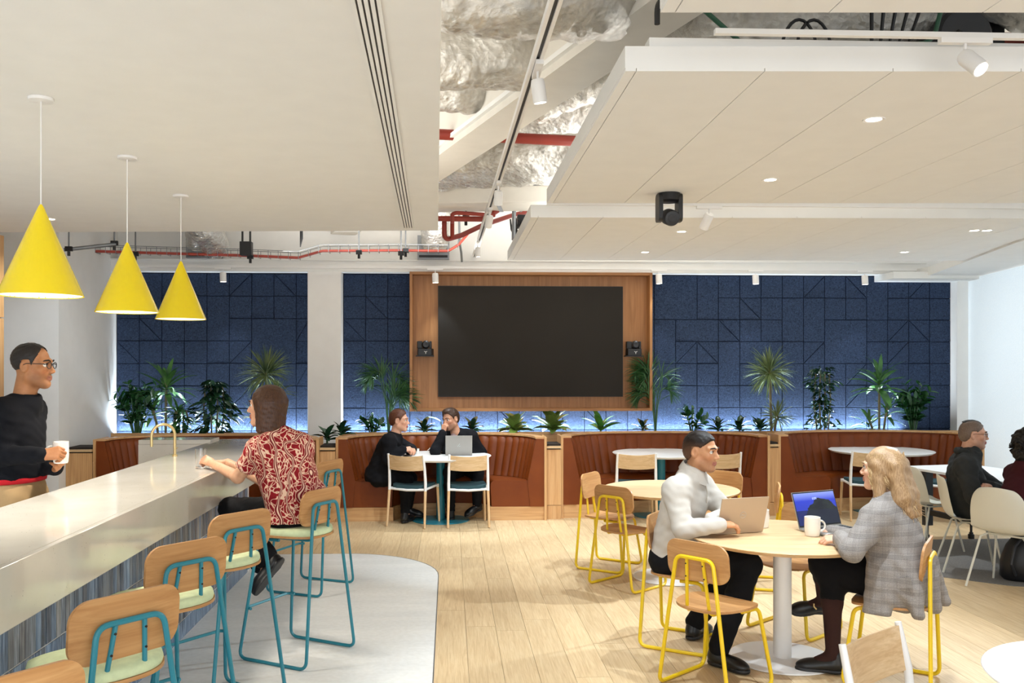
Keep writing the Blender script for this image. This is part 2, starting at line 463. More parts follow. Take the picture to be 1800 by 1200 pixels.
# panels of blue wood wool
SX, SZ = 0.283, 0.287
def panel_mesh(poly):
    mb = MB(); g = 0.0035; n = len(poly)
    cx = sum(p[0] for p in poly) / n; cz = sum(p[1] for p in poly) / n
    def inset(d):
        out = []
        for i in range(n):
            p0, p1, p2 = Vector(poly[i - 1]), Vector(poly[i]), Vector(poly[(i + 1) % n])
            e1 = (p1 - p0).normalized(); e2 = (p2 - p1).normalized()
            n1 = Vector((-e1.y, e1.x)); n2 = Vector((-e2.y, e2.x)); bis = (n1 + n2); bis /= max(0.3, bis.dot(n1))
            out.append(p1 + bis * d)
        return out
    a, b = inset(g), inset(g + 0.004)
    vs = [(p.x, 0, p.y) for p in a] + [(p.x, -0.021, p.y) for p in a] + [(p.x, -0.025, p.y) for p in b]
    fs = [tuple(range(2 * n, 3 * n))]
    for i in range(n):
        j = (i + 1) % n
        fs.append((i, j, n + j, n + i)); fs.append((n + i, n + j, 2 * n + j, 2 * n + i))
    return mb.add(vs, fs)
pan_cache = {}
def put_panel(x, z, poly):
    key = tuple((round(a, 4), round(b, 4)) for a, b in poly)
    if key not in pan_cache: pan_cache[key] = mk('panel', panel_mesh(poly), M['panel'], False)
    o = obj('panel', pan_cache[key], None, wall_back); o.location = (x, YW + 0.026 + rnd.uniform(-0.002, 0.002), z)
def panel_field(x0, x1, z0, z1, merges, diags, off=0.0):
    """cells from the top left; merges {(c,r):(w,h)}, diags {(c,r):'/' or '\\'}"""
    nc = int(math.ceil((x1 - x0 + off) / SX - 0.02)); nr = int(math.ceil((z1 - z0) / SZ)); taken = set()
    for r in range(nr):
        for c in range(nc):
            if (c, r) in taken: continue
            w_, h_ = merges.get((c, r), (1, 1))
            for i in range(w_):
                for j in range(h_): taken.add((c + i, r + j))
            a = max(x0, x0 - off + c * SX); b = min(x1, x0 - off + (c + w_) * SX)
            t = z1 - r * SZ; d = max(z0, z1 - (r + h_) * SZ)
            W, H = b - a, t - d
            if W < 0.02 or H < 0.02: continue
            k = diags.get((c, r))
            if k == '/': polys = [[(0, 0), (W, H), (0, H)], [(0, 0), (W, 0), (W, H)]]
            elif k == '\\': polys = [[(0, H), (0, 0), (W, 0)], [(0, H), (W, 0), (W, H)]]
            else: polys = [[(0, 0), (W, 0), (W, H), (0, H)]]
            for p in polys: put_panel(a, d, p)
struct('panel_backing', MB().box(-4.23, -1.786, YW + 0.024, YW + 0.05, 0.6, 2.955).box(-1.366, 6.64, YW + 0.024, YW + 0.05, 0.6, 2.955), M['panelback'], wall_back)
ZB = 0.86
panel_field(2.50, 6.635, ZB, 2.945,
    {(1, 0): (2, 2), (3, 0): (1, 2), (7, 1): (1, 2), (8, 1): (1, 2), (11, 0): (1, 2), (9, 2): (2, 2), (2, 2): (2, 1), (1, 2): (1, 2), (6, 3): (1, 1), (1, 5): (2, 2), (3, 5): (1, 1), (5, 5): (2, 1), (7, 4): (1, 2), (4, 3): (1, 2), (5, 3): (2, 1)},
    {(8, 0): '/', (10, 0): '\\', (13, 0): '/', (5, 1): '\\', (4, 2): '\\', (12, 2): '/', (13, 2): '\\', (12, 3): '/', (2, 3): '/', (3, 3): '\\', (8, 3): '/', (10, 4): '/', (10, 5): '/'}, off=0.113)
panel_field(-1.36, 2.50, ZB, 2.945,
    {}, {(1, 1): '\\', (0, 2): '\\', (2, 4): '\\', (7, 6): '\\', (11, 6): '\\'})
panel_field(-4.225, -1.79, ZB, 2.945,
    {(4, 1): (1, 2), (5, 0): (1, 1), (6, 2): (2, 2), (1, 0): (1, 2), (3, 1): (1, 2), (2, 0): (1, 1), (5, 1): (1, 1), (0, 0): (1, 2)},
    {(5, 0): '/', (7, 0): '\\', (8, 2): '/', (1, 2): '\\', (0, 3): '\\', (5, 3): '/', (8, 4): '/', (5, 5): '/'})

# window wall with roller blind on the right
DX, DY = math.sin(math.radians(11)), math.cos(math.radians(11))
def wl(t, n=0.0): return (6.80 - DX * t - DY * n * 1.0, 11.35 - DY * t + DX * n)      # t metres towards the viewer along the window
a, b = wl(0.06), wl(9.5)
win = struct('window_1', MB().prism([wl(0.0), wl(9.6), wl(9.6, -0.05), wl(0, -0.05)], 0.0, 0.08), M['wallw'])
zz = [0.08, 2.92]
bl = MB()
nseg = 4
for k in range(nseg):
    t0, t1 = 0.06 + k * 2.37, 0.06 + (k + 1) * 2.37 - 0.02
    p, q = wl(t0), wl(t1); e0, e1 = wl(t0, -0.002), wl(t1, -0.002)
    bl.add([(p[0], p[1], 0.1), (q[0], q[1], 0.1), (q[0], q[1], 2.9), (p[0], p[1], 2.9)], [(0, 1, 2, 3)])
obj('roller_blind', bl, M['blind'], win, smooth=False)
fr = MB()
for t in (0.0, 2.4, 4.8, 7.2, 9.55):
    fr.prism([wl(t, -0.06), wl(t + 0.05, -0.06), wl(t + 0.05, -0.12), wl(t, -0.12)], 0.08, 2.95)
obj('window_frame', fr, M['galv'], win, smooth=False)
# dropped bulkhead along the window
struct('trim_3', MB().prism([wl(-0.05, 0.0 - 0.25), wl(9.6, -0.25), wl(9.6, 0.42), (5.28, 8.0), (6.05, 10.85), (6.05, 11.3)], 2.91, 3.02), M['ceil'])
struct('trim_4', MB().box(5.6, 7.2, 10.9, 11.4, 2.87, 2.955), M['ceil'])

# tall oak cabinet at the left edge
cab = thing('tall_cabinet', (-4.93, 7.6, 0), 0, 'tall oak cupboard unit at the far left edge of the picture', 'cupboard')
obj('carcass', MB().box(-0.79, 0.97, -0.9, 0.37, 0, 2.90), M['oak'], cab, smooth=False)
obj('door', MB().box(-0.79, 0.99, -0.92, 0.385, 2.19, 2.91), M['oak'], cab, smooth=False)
obj('door', MB().box(-0.79, 0.99, -0.92, 0.385, 0.1, 2.18), M['oak'], cab, smooth=False)
so = thing('wall_socket', (-4.42, 9.74, 0.36), 0, 'small white double socket low on the left wall', 'socket')
obj('faceplate', MB().box(-0.045, 0.045, -0.012, 0.0, -0.045, 0.045), M['white'], so, smooth=False, bevel=0.003)
obj('switch', MB().box(-0.03, -0.005, -0.016, -0.012, 0.0, 0.03), M['whitem'], so, smooth=False)

# ------------------------------------------------------------------ ceiling rafts
def raft(name, label, poly, z0, z1, seams=None):
    t = thing(name, (sum(p[0] for p in poly) / len(poly), sum(p[1] for p in poly) / len(poly), z0), 0, label, 'ceiling panel')
    ox, oy = t.location.x, t.location.y
    P = [(p[0] - ox, p[1] - oy) for p in poly]
    obj('edge_frame', MB().prism(P, 0.012, z1 - z0), M['ceil'], t, smooth=False)
    return t, ox, oy
lp = [(-5.8, 0.6), (0.012, 0.6), (-0.026, 2.84), (-0.098, 7.632), (-3.731, 7.888), (-5.8, 8.0)]
lr = thing('ceiling_raft', (-2.5, 4.3, 2.93), 0, 'broad plain white lowered ceiling raft over the bar, with pendants', 'ceiling panel')
obj('edge_frame', MB().prism([(x + 2.5, y - 4.3) for x, y in lp], 0.0, 0.14), M['ceil'], lr, smooth=False)
# linear air diffuser
ld = thing('air_diffuser', (-0.30, 4.7, 2.93), math.radians(0.98), 'long slotted linear air diffuser in the ceiling raft over the bar', 'diffuser')
obj('slot_backing', MB().box(-0.045, 0.045, -2.6, 2.77, -0.004, 0.0), M['black'], ld, smooth=False)
for k in range(5): obj('fin', MB().box(-0.047 + k * 0.0205, -0.047 + k * 0.0205 + 0.013, -2.6, 2.77, -0.012, -0.003), M['ceil'], ld, smooth=False)
def right_raft(label, xl, y0l, y0r, y1l, y1r, x1, z0=2.93, th=0.10, first=0.75):
    t = thing('ceiling_raft', (0, 0, z0), 0, label, 'ceiling panel', None)
    yy = lambda ya, yb, x: ya + (yb - ya) * (x - xl) / (x1 - xl)
    obj('edge_frame', MB().prism([(xl, y0l), (x1, y0r), (x1, y1r), (xl, y1l)], 0.012, th), M['ceil'], t, smooth=False)
    xs = [xl, first]
    while xs[-1] + 0.512 < x1: xs.append(xs[-1] + 0.512)
    xs.append(x1)
    for a, b in zip(xs, xs[1:]):
        g = 0.0018
        obj('panel', MB().prism([(a + g, yy(y0l, y0r, a)), (b - g, yy(y0l, y0r, b)), (b - g, yy(y1l, y1r, b)), (a + g, yy(y1l, y1r, a))], 0.0, 0.012), M['ceil'], t, smooth=False)
    return t
r0 = right_raft('nearest white ceiling raft panel along the top edge of the picture', 0.70, 1.3, 1.2, 2.908, 2.74, 4.6)
r1 = right_raft('largest white ceiling raft with panel seams and the black camera at its edge', 0.70, 3.49, 3.30, 6.327, 6.12, 5.3, first=0.745)
r2 = right_raft('farthest white ceiling raft in front of the blue wall', 0.64, 6.934, 6.76, 9.709, 9.54, 5.95, first=0.70)
obj('suspension_bracket', MB().box(0.80, 4.9, 3.50, 3.58, 0.101, 0.14), M['ceil'], r1, smooth=False)
tr = obj('lighting_track', MB().box(1.0, 4.8, 3.275, 3.30, 3.005, 3.025), M['whitem'], smooth=False)
tag(tr, 'white lighting track along the near edge of the largest ceiling raft', 'track')
tr = obj('lighting_track', MB().box(0.75, 5.2, 6.76, 6.79, 3.0, 3.04), M['whitem'], smooth=False)
tag(tr, 'white lighting track in the gap between the two far ceiling rafts', 'track')
tr = obj('lighting_track', MB().box(-3.9, 6.0, 11.08, 11.11, 2.985, 3.02), M['whitem'], smooth=False)
tag(tr, 'white lighting track running above the blue wall', 'track')

# ------------------------------------------------------------------ LED wall in its oak surround
FY = 11.15
fx0, fx1, fz0, fz1 = -0.502, 2.589, 1.191, 2.955
sur = thing('screen_surround', ((fx0 + fx1) / 2, FY, fz0), 0, 'deep oak box frame around the big dark screen', 'frame')
W2, HH = (fx1 - fx0) / 2, fz1 - fz0; TH = 0.035
obj('side_board', MB().box(-W2, -W2 + TH, 0, 0.225, 0, HH), M['frame'], sur, smooth=False, bevel=0.002)
obj('side_board', MB().box(W2 - TH, W2, 0, 0.225, 0, HH), M['frame'], sur, smooth=False, bevel=0.002)
obj('top_board', MB().box(-W2 + TH, W2 - TH, 0, 0.225, HH - TH, HH), M['framex'], sur, smooth=False, bevel=0.002)
obj('bottom_board', MB().box(-W2 + TH, W2 - TH, 0, 0.225, 0, TH), M['framex'], sur, smooth=False, bevel=0.002)
for k in range(6):
    a = -W2 + TH + (2 * W2 - 2 * TH) * k / 6; b = -W2 + TH + (2 * W2 - 2 * TH) * (k + 1) / 6
    obj('back_panel', MB().box(a + 0.0008, b - 0.0008, 0.17, 0.19, TH, HH - TH), M['frame'], sur, smooth=False)
scr = thing('video_screen', (1.042, 11.27, 1.37), 0, 'very large switched-off dark screen in the oak surround', 'screen')
obj('bezel', MB().box(-1.187, 1.187, -0.02, 0.05, 0, 1.416), M['black'], scr, smooth=False, bevel=0.003)
obj('display', MB().box(-1.179, 1.179, -0.024, -0.018, 0.008, 1.408), M['screen'], scr, smooth=False)
def wall_camera(x, label):
    t = thing('wall_camera', (x, 11.30, 1.885), 0, label, 'camera', 'black cameras beside the screen')
    obj('shelf', MB().box(-0.115, 0.115, -0.13, 0.02, 0, 0.012), M['black'], t, smooth=False)
    obj('base', MB().prism([(-0.10, 0.0), (0.11, 0.0), (0.085, -0.12), (-0.09, -0.12)], 0.012, 0.10), M['black'], t, smooth=False, bevel=0.006)
    obj('yoke', MB().box(-0.10, -0.035, -0.10, -0.01, 0.10, 0.195).box(0.055, 0.085, -0.10, -0.01, 0.10, 0.195), M['black'], t, smooth=False, bevel=0.008)
    h = obj('camera_head', MB().lathe([(0.001, -0.06), (0.045, -0.06), (0.052, -0.04), (0.052, 0.04), (0.03, 0.06), (0.001, 0.06)], 20, (0, 0, 0)).xf(Matrix.Translation((0.012, -0.06, 0.15)) @ Matrix.Rotation(PI / 2, 4, 'X')), M['black'], t)
    obj('lens', MB().lathe([(0.02, 0.0), (0.034, 0.0), (0.034, 0.012), (0.02, 0.012), (0.001, 0.006)], 20).xf(Matrix.Translation((0.012, -0.12, 0.15)) @ Matrix.Rotation(PI / 2, 4, 'X')), M['blackm'], h)
    lg = MB()
    for a in (90 + 0, 210, 330): 
        r = math.radians(a + 180); lg.tube([(0.01, -0.122, 0.055), (0.01 + 0.022 * math.cos(r), -0.122, 0.055 + 0.022 * math.sin(r))], 0.0035, 5)
    obj('emblem', lg, M['white'], t)
wall_camera(-0.31, 'small black swivel camera on a bracket left of the big screen')
wall_camera(2.37, 'small black swivel camera on a bracket right of the big screen')
# ================================================================== BENCHES, PLANTERS
def sup(t, a, b, n=2.35):
    c, s = math.cos(t), math.sin(t)
    return (-a * math.copysign(abs(c) ** (2 / n), c), b * abs(s) ** (2 / n))
def booth(cx, y0, hw, label):
    t = thing('booth_bench', (cx, y0, 0), 0, label, 'bench', 'curved leather bench booths')
    N = 26
    def ts(n): return [PI * k / n for k in range(n + 1)]
    def sw(a0, b0, a1, b1, z0, z1, n=40):
        mb = MB(); vs = []; fs = []
        for k, q in enumerate(ts(n)):
            p, r = sup(q, a0, b0), sup(q, a1, b1)
            vs += [(p[0], p[1], z0), (r[0], r[1], z0), (r[0], r[1], z1), (p[0], p[1], z1)]
        for k in range(n):
            for i in range(4):
                j = (i + 1) % 4; fs.append((4 * k + i, 4 * k + j, 4 * k + 4 + j, 4 * k + 4 + i))
        fs += [(3, 2, 1, 0), tuple(4 * n + i for i in range(4))]
        return mb.add(vs, fs)
    bo = 0.80
    obj('plinth', sw(hw - 0.62, 0.30, hw, bo, 0, 0.155), M['oakx'], t, angle=30)
    # seat: rounded front edge
    mb = MB(); vs = []; fs = []; n = 44
    prof = [(hw - 0.60, 0.32, 0.157), (hw - 0.615, 0.305, 0.40), (hw - 0.605, 0.315, 0.435), (hw - 0.575, 0.345, 0.455), (hw - 0.4, 0.46, 0.455), (hw - 0.1, bo - 0.1, 0.45), (hw - 0.1, bo - 0.1, 0.157)]
    m = len(prof)
    for q in ts(n):
        for (a, b, z) in prof: p = sup(q, a, b); vs.append((p[0], p[1], z))
    for k in range(n):
        for i in range(m):
            j = (i + 1) % m; fs.append((m * k + i, m * k + j, m * k + m + j, m * k + m + i))
    fs += [tuple(range(m - 1, -1, -1)), tuple(m * n + i for i in range(m))]
    obj('seat', mb.add(vs, fs), M['leather'], t, angle=50)
    obj('back_shell', sw(hw - 0.085, bo - 0.085, hw, bo, 0.157, 0.93), M['leather'], t)
    # upholstered back: one padded channel per piece, seams recessed
    for k in range(N):
        q0, q1 = PI * k / N, PI * (k + 1) / N
        rows = []
        for iz, z in enumerate((0.455, 0.55, 0.70, 0.84, 0.91, 0.93)):
            lean = 0.19 - 0.10 * (z - 0.455) / 0.475
            row = []
            for j in range(7):
                q = q0 + (q1 - q0) * j / 6; sc = 0.022 * math.sin(PI * j / 6) ** 0.7 * (1 if iz < 4 else (0.7 if iz == 4 else 0.1))
                d = lean + sc - 0.012 + (0 if iz < 5 else -0.03)
                p = sup(q, hw - d, bo - d); row.append((p[0], p[1], z))
            rows.append(row)
        obj('back_cushion', MB().sheet(rows), M['leather'], t, angle=60)
    # flat cut ends of the back
    for sx in (-1, 1):
        mb = MB().prism([(0.16, 0.0), (0.19, 0.455), (0.09, 0.93), (0.0, 0.93), (0.0, 0.0)], 0.0, 0.03)
        vs = [(sx * (hw - x), (y_ - 0.012), z if z > 0.02 else 0.157) for (x, z, y_) in mb.v]
        e = obj('end_panel', MB().add(vs, [f[::-1] if sx > 0 else f for f in mb.f]), M['leather'], t, smooth=False)
    obj('cap_rail', sw(hw - 0.10, bo - 0.10, hw + 0.01, bo + 0.01, 0.93, 0.95), M['oakx'], t, angle=30)
    obj('side_board', MB().box(-hw - 0.028, -hw, -0.03, 0.35, 0, 0.95), M['oak'], t, smooth=False, bevel=0.002)
    obj('side_board', MB().box(hw, hw + 0.028, -0.03, 0.35, 0, 0.95), M['oak'], t, smooth=False, bevel=0.002)
    return t
booth(-2.70, 9.96, 1.21, 'leather bench booth at the far left, mostly hidden behind the white bar')
booth(-0.087, 10.06, 1.17, 'leather bench booth where the two dark-clothed men sit')
booth(2.516, 10.18, 1.20, 'empty leather bench booth to the right of centre, below the screen corner')
booth(5.13, 10.28, 1.22, 'leather bench booth beside the window, behind the blonde woman')
def post(cx, y0, w_, label):
    t = thing('planter_end', (cx, y0, 0), 0, label, 'planter', 'slim oak planter ends between the booths')
    obj('front_panel', MB().box(-w_ / 2, w_ / 2, 0.02, 0.04, 0.16, 0.80), M['oak'], t, smooth=False)
    obj('plinth', MB().box(-w_ / 2, w_ / 2, 0.015, 0.04, 0, 0.155), M['oak'], t, smooth=False)
    obj('rail', MB().box(-w_ / 2, w_ / 2, 0.0, 0.05, 0.815, 0.84), M['oakl'], t, smooth=False)
    obj('liner', MB().box(-w_ / 2, w_ / 2, 0.05, 0.4, 0.7, 0.86), M['soil'], t, smooth=False)
post(-1.374, 10.0, 0.172, 'slim oak planter end between the bar and the two men')
post(1.20, 10.1, 0.172, 'slim oak planter end between the men and the empty booth')
post(3.813, 10.22, 0.134, 'slim oak planter end between the empty booth and the window booth')
post(-4.086, 9.9, 0.284, 'slim oak planter end against the left wall')
# planter trough behind all booths with hidden LED strip
for x0, x1, lab in ((-4.2, -1.80, 'long low planter trough with soil behind the bar side bench'), (-1.355, 6.6, 'long low planter trough with soil behind the booths and under the screen')):
    pl = thing('planter_trough', ((x0 + x1) / 2, 11.24, 0), 0, lab, 'planter'); w_ = (x1 - x0) / 2
    obj('box_front', MB().box(-w_, w_, -0.10, -0.07, 0, 0.93), M['oakx'], pl, smooth=False)
    obj('soil', MB().box(-w_, w_, -0.07, 0.13, 0.6, 0.86), M['soil'], pl, smooth=False)
led = thing('led_strip', (1.2, 11.33, 0.88), 0, 'concealed cool light strip at the foot of the blue wall', 'light')
for i, (a, b) in enumerate(((-5.40, -3.0), (-2.56, -0.1), (-0.1, 2.5), (2.5, 4.75))):
    obj('diffuser', MB().box(a, b, -0.02, 0.0, -0.01, 0.01), M['whitem'], led, smooth=False)
    area('led_strip_light', (1.2 + (a + b) / 2, 11.335, 0.90), (PI - math.radians(12), 0, 0), b - a, 0.03, 36, (0.74, 0.88, 1.0), math.radians(160))

# ================================================================== BAR
BX0, BX1 = -2.11, -1.468; BZ = 1.09
bar = thing('bar_counter', (-1.8, 5.0, 0), 0, 'long white speckled stone bar counter with grey-blue tiled front', 'bar')
ox, oy = 1.8, -5.0
def B(x0, x1, y0, y1, z0, z1): return MB().box(x0 + ox, x1 + ox, y0 + oy, y1 + oy, z0, z1)
obj('worktop', B(BX0, BX1 - 0.0302, 1.2, 8.2, BZ - 0.04, BZ), M['counter'], bar, smooth=False)
obj('apron', B(BX1 - 0.03, BX1, 1.2, 8.2, 0.872, BZ), M['counter'], bar, smooth=False, bevel=0.003)
obj('end_apron', B(BX0, BX1 - 0.031, 8.17, 8.2, 0.872, BZ - 0.041), M['counter'], bar, smooth=False)
obj('return_top', B(-2.74, BX0 - 0.002, 7.9, 8.2, 1.068, 1.108), M['counter'], bar, smooth=False, bevel=0.004)
obj('return_front', B(-2.74, BX0 - 0.002, 7.9, 7.93, 0.0, 1.067), M['counter'], bar, smooth=False)
obj('carcass', B(BX0 + 0.05, -1.7262, 1.2, 7.62, 0.0, 0.87), M['grout'], bar, smooth=False)
obj('soffit', B(BX0 + 0.05, BX1 - 0.031, 1.2, 8.16, 0.874, 0.884), M['grout'], bar, smooth=False)
obj('end_panel', B(BX0 + 0.05, -1.72, 7.62, 7.65, 0.0, 0.872), M['white'], bar, smooth=False)
TP = 0.047; tm = {}
for r, (z0, z1) in enumerate(((0.118, 0.557), (0.565, 0.871))):
    y = 2.25
    me = mk('tile', MB().box(0, 0.022, 0.0015, TP - 0.0015, z0, z1), M['tile'], False)
    while y + TP <= 7.62:
        o = obj('tile', me, None, bar); o.location = (-1.745 + ox, y + oy, 0); o.location.x += rnd.uniform(0, 0.003)
        y += TP
mb = MB(); y = 2.25
while y + TP <= 7.62:
    mb.box(-1.745 + ox, -1.723 + ox, y + 0.0015 + oy, y + TP - 0.0015 + oy, 0.0, 0.110); y += TP
tag(obj('tiles', mb, M['tile'], bar, smooth=False), kind='stuff')
# tap
tp = thing('bar_tap', (-2.03, 6.62, BZ), 0, 'slim pale brass swan-neck tap at the back edge of the bar', 'tap')
pts = [(0, 0, 0), (0, 0, 0.16)] + [(-0.085 + 0.085 * math.cos(a), -0.01 * k, 0.16 + 0.085 * math.sin(a)) for k, a in enumerate([PI * j / 12 for j in range(13)])] + [(-0.17, -0.13, 0.10)]
pts = [(0, 0, 0), (0, 0, 0.16)] + [(-0.07 + 0.07 * math.cos(PI * j / 14), -0.09 * (1 - math.cos(PI * j / 14)) / 2, 0.16 + 0.08 * math.sin(PI * j / 14)) for j in range(15)] + [(-0.14, -0.09, 0.08)]
obj('spout', MB().tube(pts, 0.0105, 10), M['brass'], tp)
obj('base', MB().lathe([(0.018, 0), (0.018, 0.012), (0.012, 0.016)], 16), M['brass'], tp)
obj('lever', MB().tube([(0.0, 0.012, 0.05), (0.0, 0.06, 0.06)], 0.005, 8), M['brass'], tp)

# ================================================================== LAMPS
def pendant(x, y, z0, h, rad, label):
    t = thing('pendant_lamp', (x, y, z0), 0, label, 'lamp', 'yellow cone pendants over the bar')
    obj('lamp_shade', MB().lathe([(rad, 0), (0.012, h), (0.004, h + 0.012), (0.002, h + 0.010), (0.010, h - 0.004), (rad - 0.006, 0.001)], 48, cap=False), M['lampy'], t, angle=30)
    obj('reflector', MB().lathe([(rad - 0.007, 0.003), (0.02, h - 0.04), (0.001, h - 0.04)], 40, cap=False), M['white'], t)
    obj('bulb', MB().lathe([(0.001, 0.03), (rad * 0.55, 0.045), (rad * 0.55, 0.05), (0.001, 0.06)], 24, cap=False), M['lightf'], t)
    obj('cord', MB().tube([(0, 0, h + 0.01), (0, 0, 2.93 - z0 - 0.012)], 0.0032, 6), M['white'], t)
    obj('ceiling_rose', MB().lathe([(0.045, 2.93 - z0 - 0.016), (0.052, 2.93 - z0 - 0.014), (0.053, 2.93 - z0 - 0.001)], 24), M['white'], t)
    d = bpy.data.lights.new('pendant_light', 'SPOT'); d.energy = 44; d.color = (1, 0.95, 0.84); d.spot_size = math.radians(105); d.spot_blend = 0.5; d.shadow_soft_size = 0.06
    o = bpy.data.objects.new('pendant_light', d); COL.objects.link(o); o.location = (x, y, z0 + 0.02)
for (u, v0, v1, dia, lab) in ((72, 364, 520, 143, 'largest yellow cone pendant lamp, nearest at the far left'), (223.5, 430, 549, 108, 'middle yellow cone pendant lamp of three over the bar'), (318, 462, 561, 87, 'farthest yellow cone pendant lamp, right of the other two')):
    y = {72: 3.95, 223.5: 5.03, 318: 6.14}[u]
    b = D(u, v1, y); a = D(u, v0, y)
    q = D(u + dia / 2, v1, y)
    pendant(b.x, y, b.z, a.z - b.z, q.x - b.x, lab)

def downlight(p, label, tgt=None):
    t = thing('ceiling_downlight', (p.x, p.y, 2.93), 0, label, 'light', 'recessed downlights in the ceiling rafts')
    obj('trim_ring', MB().lathe([(0.036, -0.001), (0.05, -0.004), (0.052, 0.0)], 24, cap=False), M['white'], t)
    obj('diffuser', MB().lathe([(0.001, -0.002), (0.036, -0.001)], 24, cap=False), M['lightf'], t)
    spot('downlight_beam', (p.x, p.y, 2.92), tgt or (p.x, p.y, 0), 130 if tgt is None else (130 if tgt[0] < 0 else 320), WARM, 95 if tgt is None else 60, 0.7, 0.03)
for u, v, lab in ((1536, 210, 'nearest recessed downlight in the largest ceiling raft'), (1354, 316, 'second recessed downlight in the largest ceiling raft, left of the camera row'),
                  (1198, 407, 'recessed downlight in the far raft beside the hanging black camera'), (1134, 443, 'recessed downlight near the back edge of the far raft, above the screen'),
                  (1590, 443, 'recessed downlight near the back edge of the far raft, right part'), (88, 385, 'small recessed downlight in the left raft beside the largest pendant'), (1713, 405, 'left one of the two paired downlights near the window'), (1735, 405, 'right one of the two paired downlights near the window')):
    downlight(G(u, v, 2.93), lab, {88: (-4.4, 9.9, 1.2), 1713: (1.5, 7.2, 0.3), 1735: (1.7, 5.3, 0.3)}.get(u))
def track_spot(p, target, label, power=60, L=0.13, R=0.034, ang=50, col=WARM, stem=0.05, lit=True, along=False, group='white track spotlights'):
    """p: point on the track; the head hangs below it and aims at target"""
    t = thing('track_spotlight', p, 0, label, 'spotlight', group)
    obj('adapter', MB().box(-0.018, 0.018, -0.11, 0.11, -0.022, 0.0) if along else MB().box(-0.10, 0.10, -0.014, 0.014, -0.02, 0.0), M['white'], t, smooth=False)
    obj('stem', MB().tube([(0, 0, -0.02), (0, 0, -0.02 - stem)], 0.006, 8), M['white'], t)
    d = (Vector(target) - Vector(p)).normalized(); R_ = d.to_track_quat('Z', 'Y').to_matrix().to_4x4()
    o0 = Vector((0, 0, -0.02 - stem)) - d * L * 0.1
    Mx = Matrix.Translation(o0) @ R_
    h = obj('lamp_head', MB().lathe([(0.001, 0), (R * 0.85, 0), (R, L * 0.15), (R, L), (R * 0.86, L), (R * 0.8, L - 0.012), (0.001, L - 0.012)], 20, cap=False).xf(Mx), M['white'], t)
    obj('lens', MB().lathe([(0.001, L - 0.008), (R * 0.8, L - 0.008)], 20, cap=False).xf(Mx), M['lightf'], h)
    if power: spot('track_beam', Vector(p) + o0 + d * (L + 0.01), target, power, col, ang, 0.5, 0.025)
zt = 3.2
tk = obj('lighting_track', MB().box(-0.017, 0.0, -4.55, 4.4, -0.022, 0.0).box(0.0175, 0.034, -4.55, 4.4, -0.022, 0.0).box(-0.017, 0.034, -4.55, 4.4, 0, 0.012), M['white'], loc=(0.365, 7.1, zt), rotz=math.radians(0.69), smooth=False)
tag(tk, 'long white lighting track hanging in the open ceiling gap', 'track')
tk2 = obj('track_slot', MB().box(0.0, 0.0175, -4.55, 4.4, -0.012, 0.0), M['blackm'], tk, smooth=False)
for u, v, tgt, lab in ((945, 118, (0.9, 4.6, 0.0), 'big track spotlight hanging nearest in the open ceiling gap'), (876, 322, (0.4, 8.4, 0.2), 'second track spotlight along the open ceiling gap'),
                  (861, 368, (-0.1, 9.9, 0.7), 'third track spotlight along the open ceiling gap'), (840, 425, (0.30, 10.3, 0.4), 'last track spotlight in the gap, above the dark screen')):
    p = G(u, v, zt - 0.02); track_spot((p.x, p.y, zt - 0.02), tgt, lab, 110, 0.11, 0.034, 62, along=True)
p = G(1665, 88, 3.005); track_spot((p.x, 3.288, 3.005), (2.75, 1.4, 0.9), 'lit round track spotlight at top right under the near raft edge', 90, 0.105, 0.032, 70)
for px, tgt, pw in ((1.15, (2.1, 5.6, 0.4), 130), (2.0, (1.55, 7.6, 0.2), 110)):
    pass
p = D(1247, 370, 6.77); track_spot((p.x, 6.775, 3.0), (1.2, 9.3, 0), 'white track spotlight right of the hanging black camera', 90, 0.13, 0.036, 60)
for u, lab in ((392, 'track spotlight above the left blue panels'), (765, 'track spotlight in front of the screen surround top left corner'), (1158, 'track spotlight right of the screen surround top corner'), (1328, 'half hidden track spotlight above the blue wall right of the screen'), (1520, 'track spotlight above the tall thin-leaved plants at right')):
    p = D(u, 470, 11.08); track_spot((p.x, 11.08, 2.985), (p.x + 0.1, 11.0, 0.5), lab, 14, 0.12, 0.04, 70)
# hanging black camera
q = G(1176, 340, 2.93)
pc = thing('ceiling_camera', (q.x, q.y, 2.93), 0, 'large black swivel camera hanging from the ceiling raft', 'camera')
obj('mount', MB().lathe([(0.075, 0), (0.078, -0.05), (0.062, -0.06)], 24), M['black'], pc)
for sx in (-1, 1):
    o2 = rrect(0.11, 0.19, 0.03, 5)
    obj('yoke_arm', MB().plate([(x, z) for x, z in o2], 0.028).xf(Matrix.Translation((sx * 0.067, 0, -0.10)) @ Matrix.Rotation(PI / 2, 4, 'Z')), M['black'], pc)
h = obj('camera_head', MB().lathe([(0.001, -0.075), (0.04, -0.07), (0.055, -0.04), (0.055, 0.05), (0.048, 0.075), (0.03, 0.08), (0.001, 0.078)], 24).xf(Matrix.Translation((0, -0.02, -0.165)) @ Matrix.Rotation(math.radians(105), 4, 'X')), M['blackm'], pc)
obj('lens', MB().lathe([(0.001, 0.082), (0.022, 0.084), (0.03, 0.083), (0.032, 0.074)], 24, cap=False).xf(Matrix.Translation((0, -0.02, -0.165)) @ Matrix.Rotation(math.radians(105), 4, 'X')), M['black'], h)
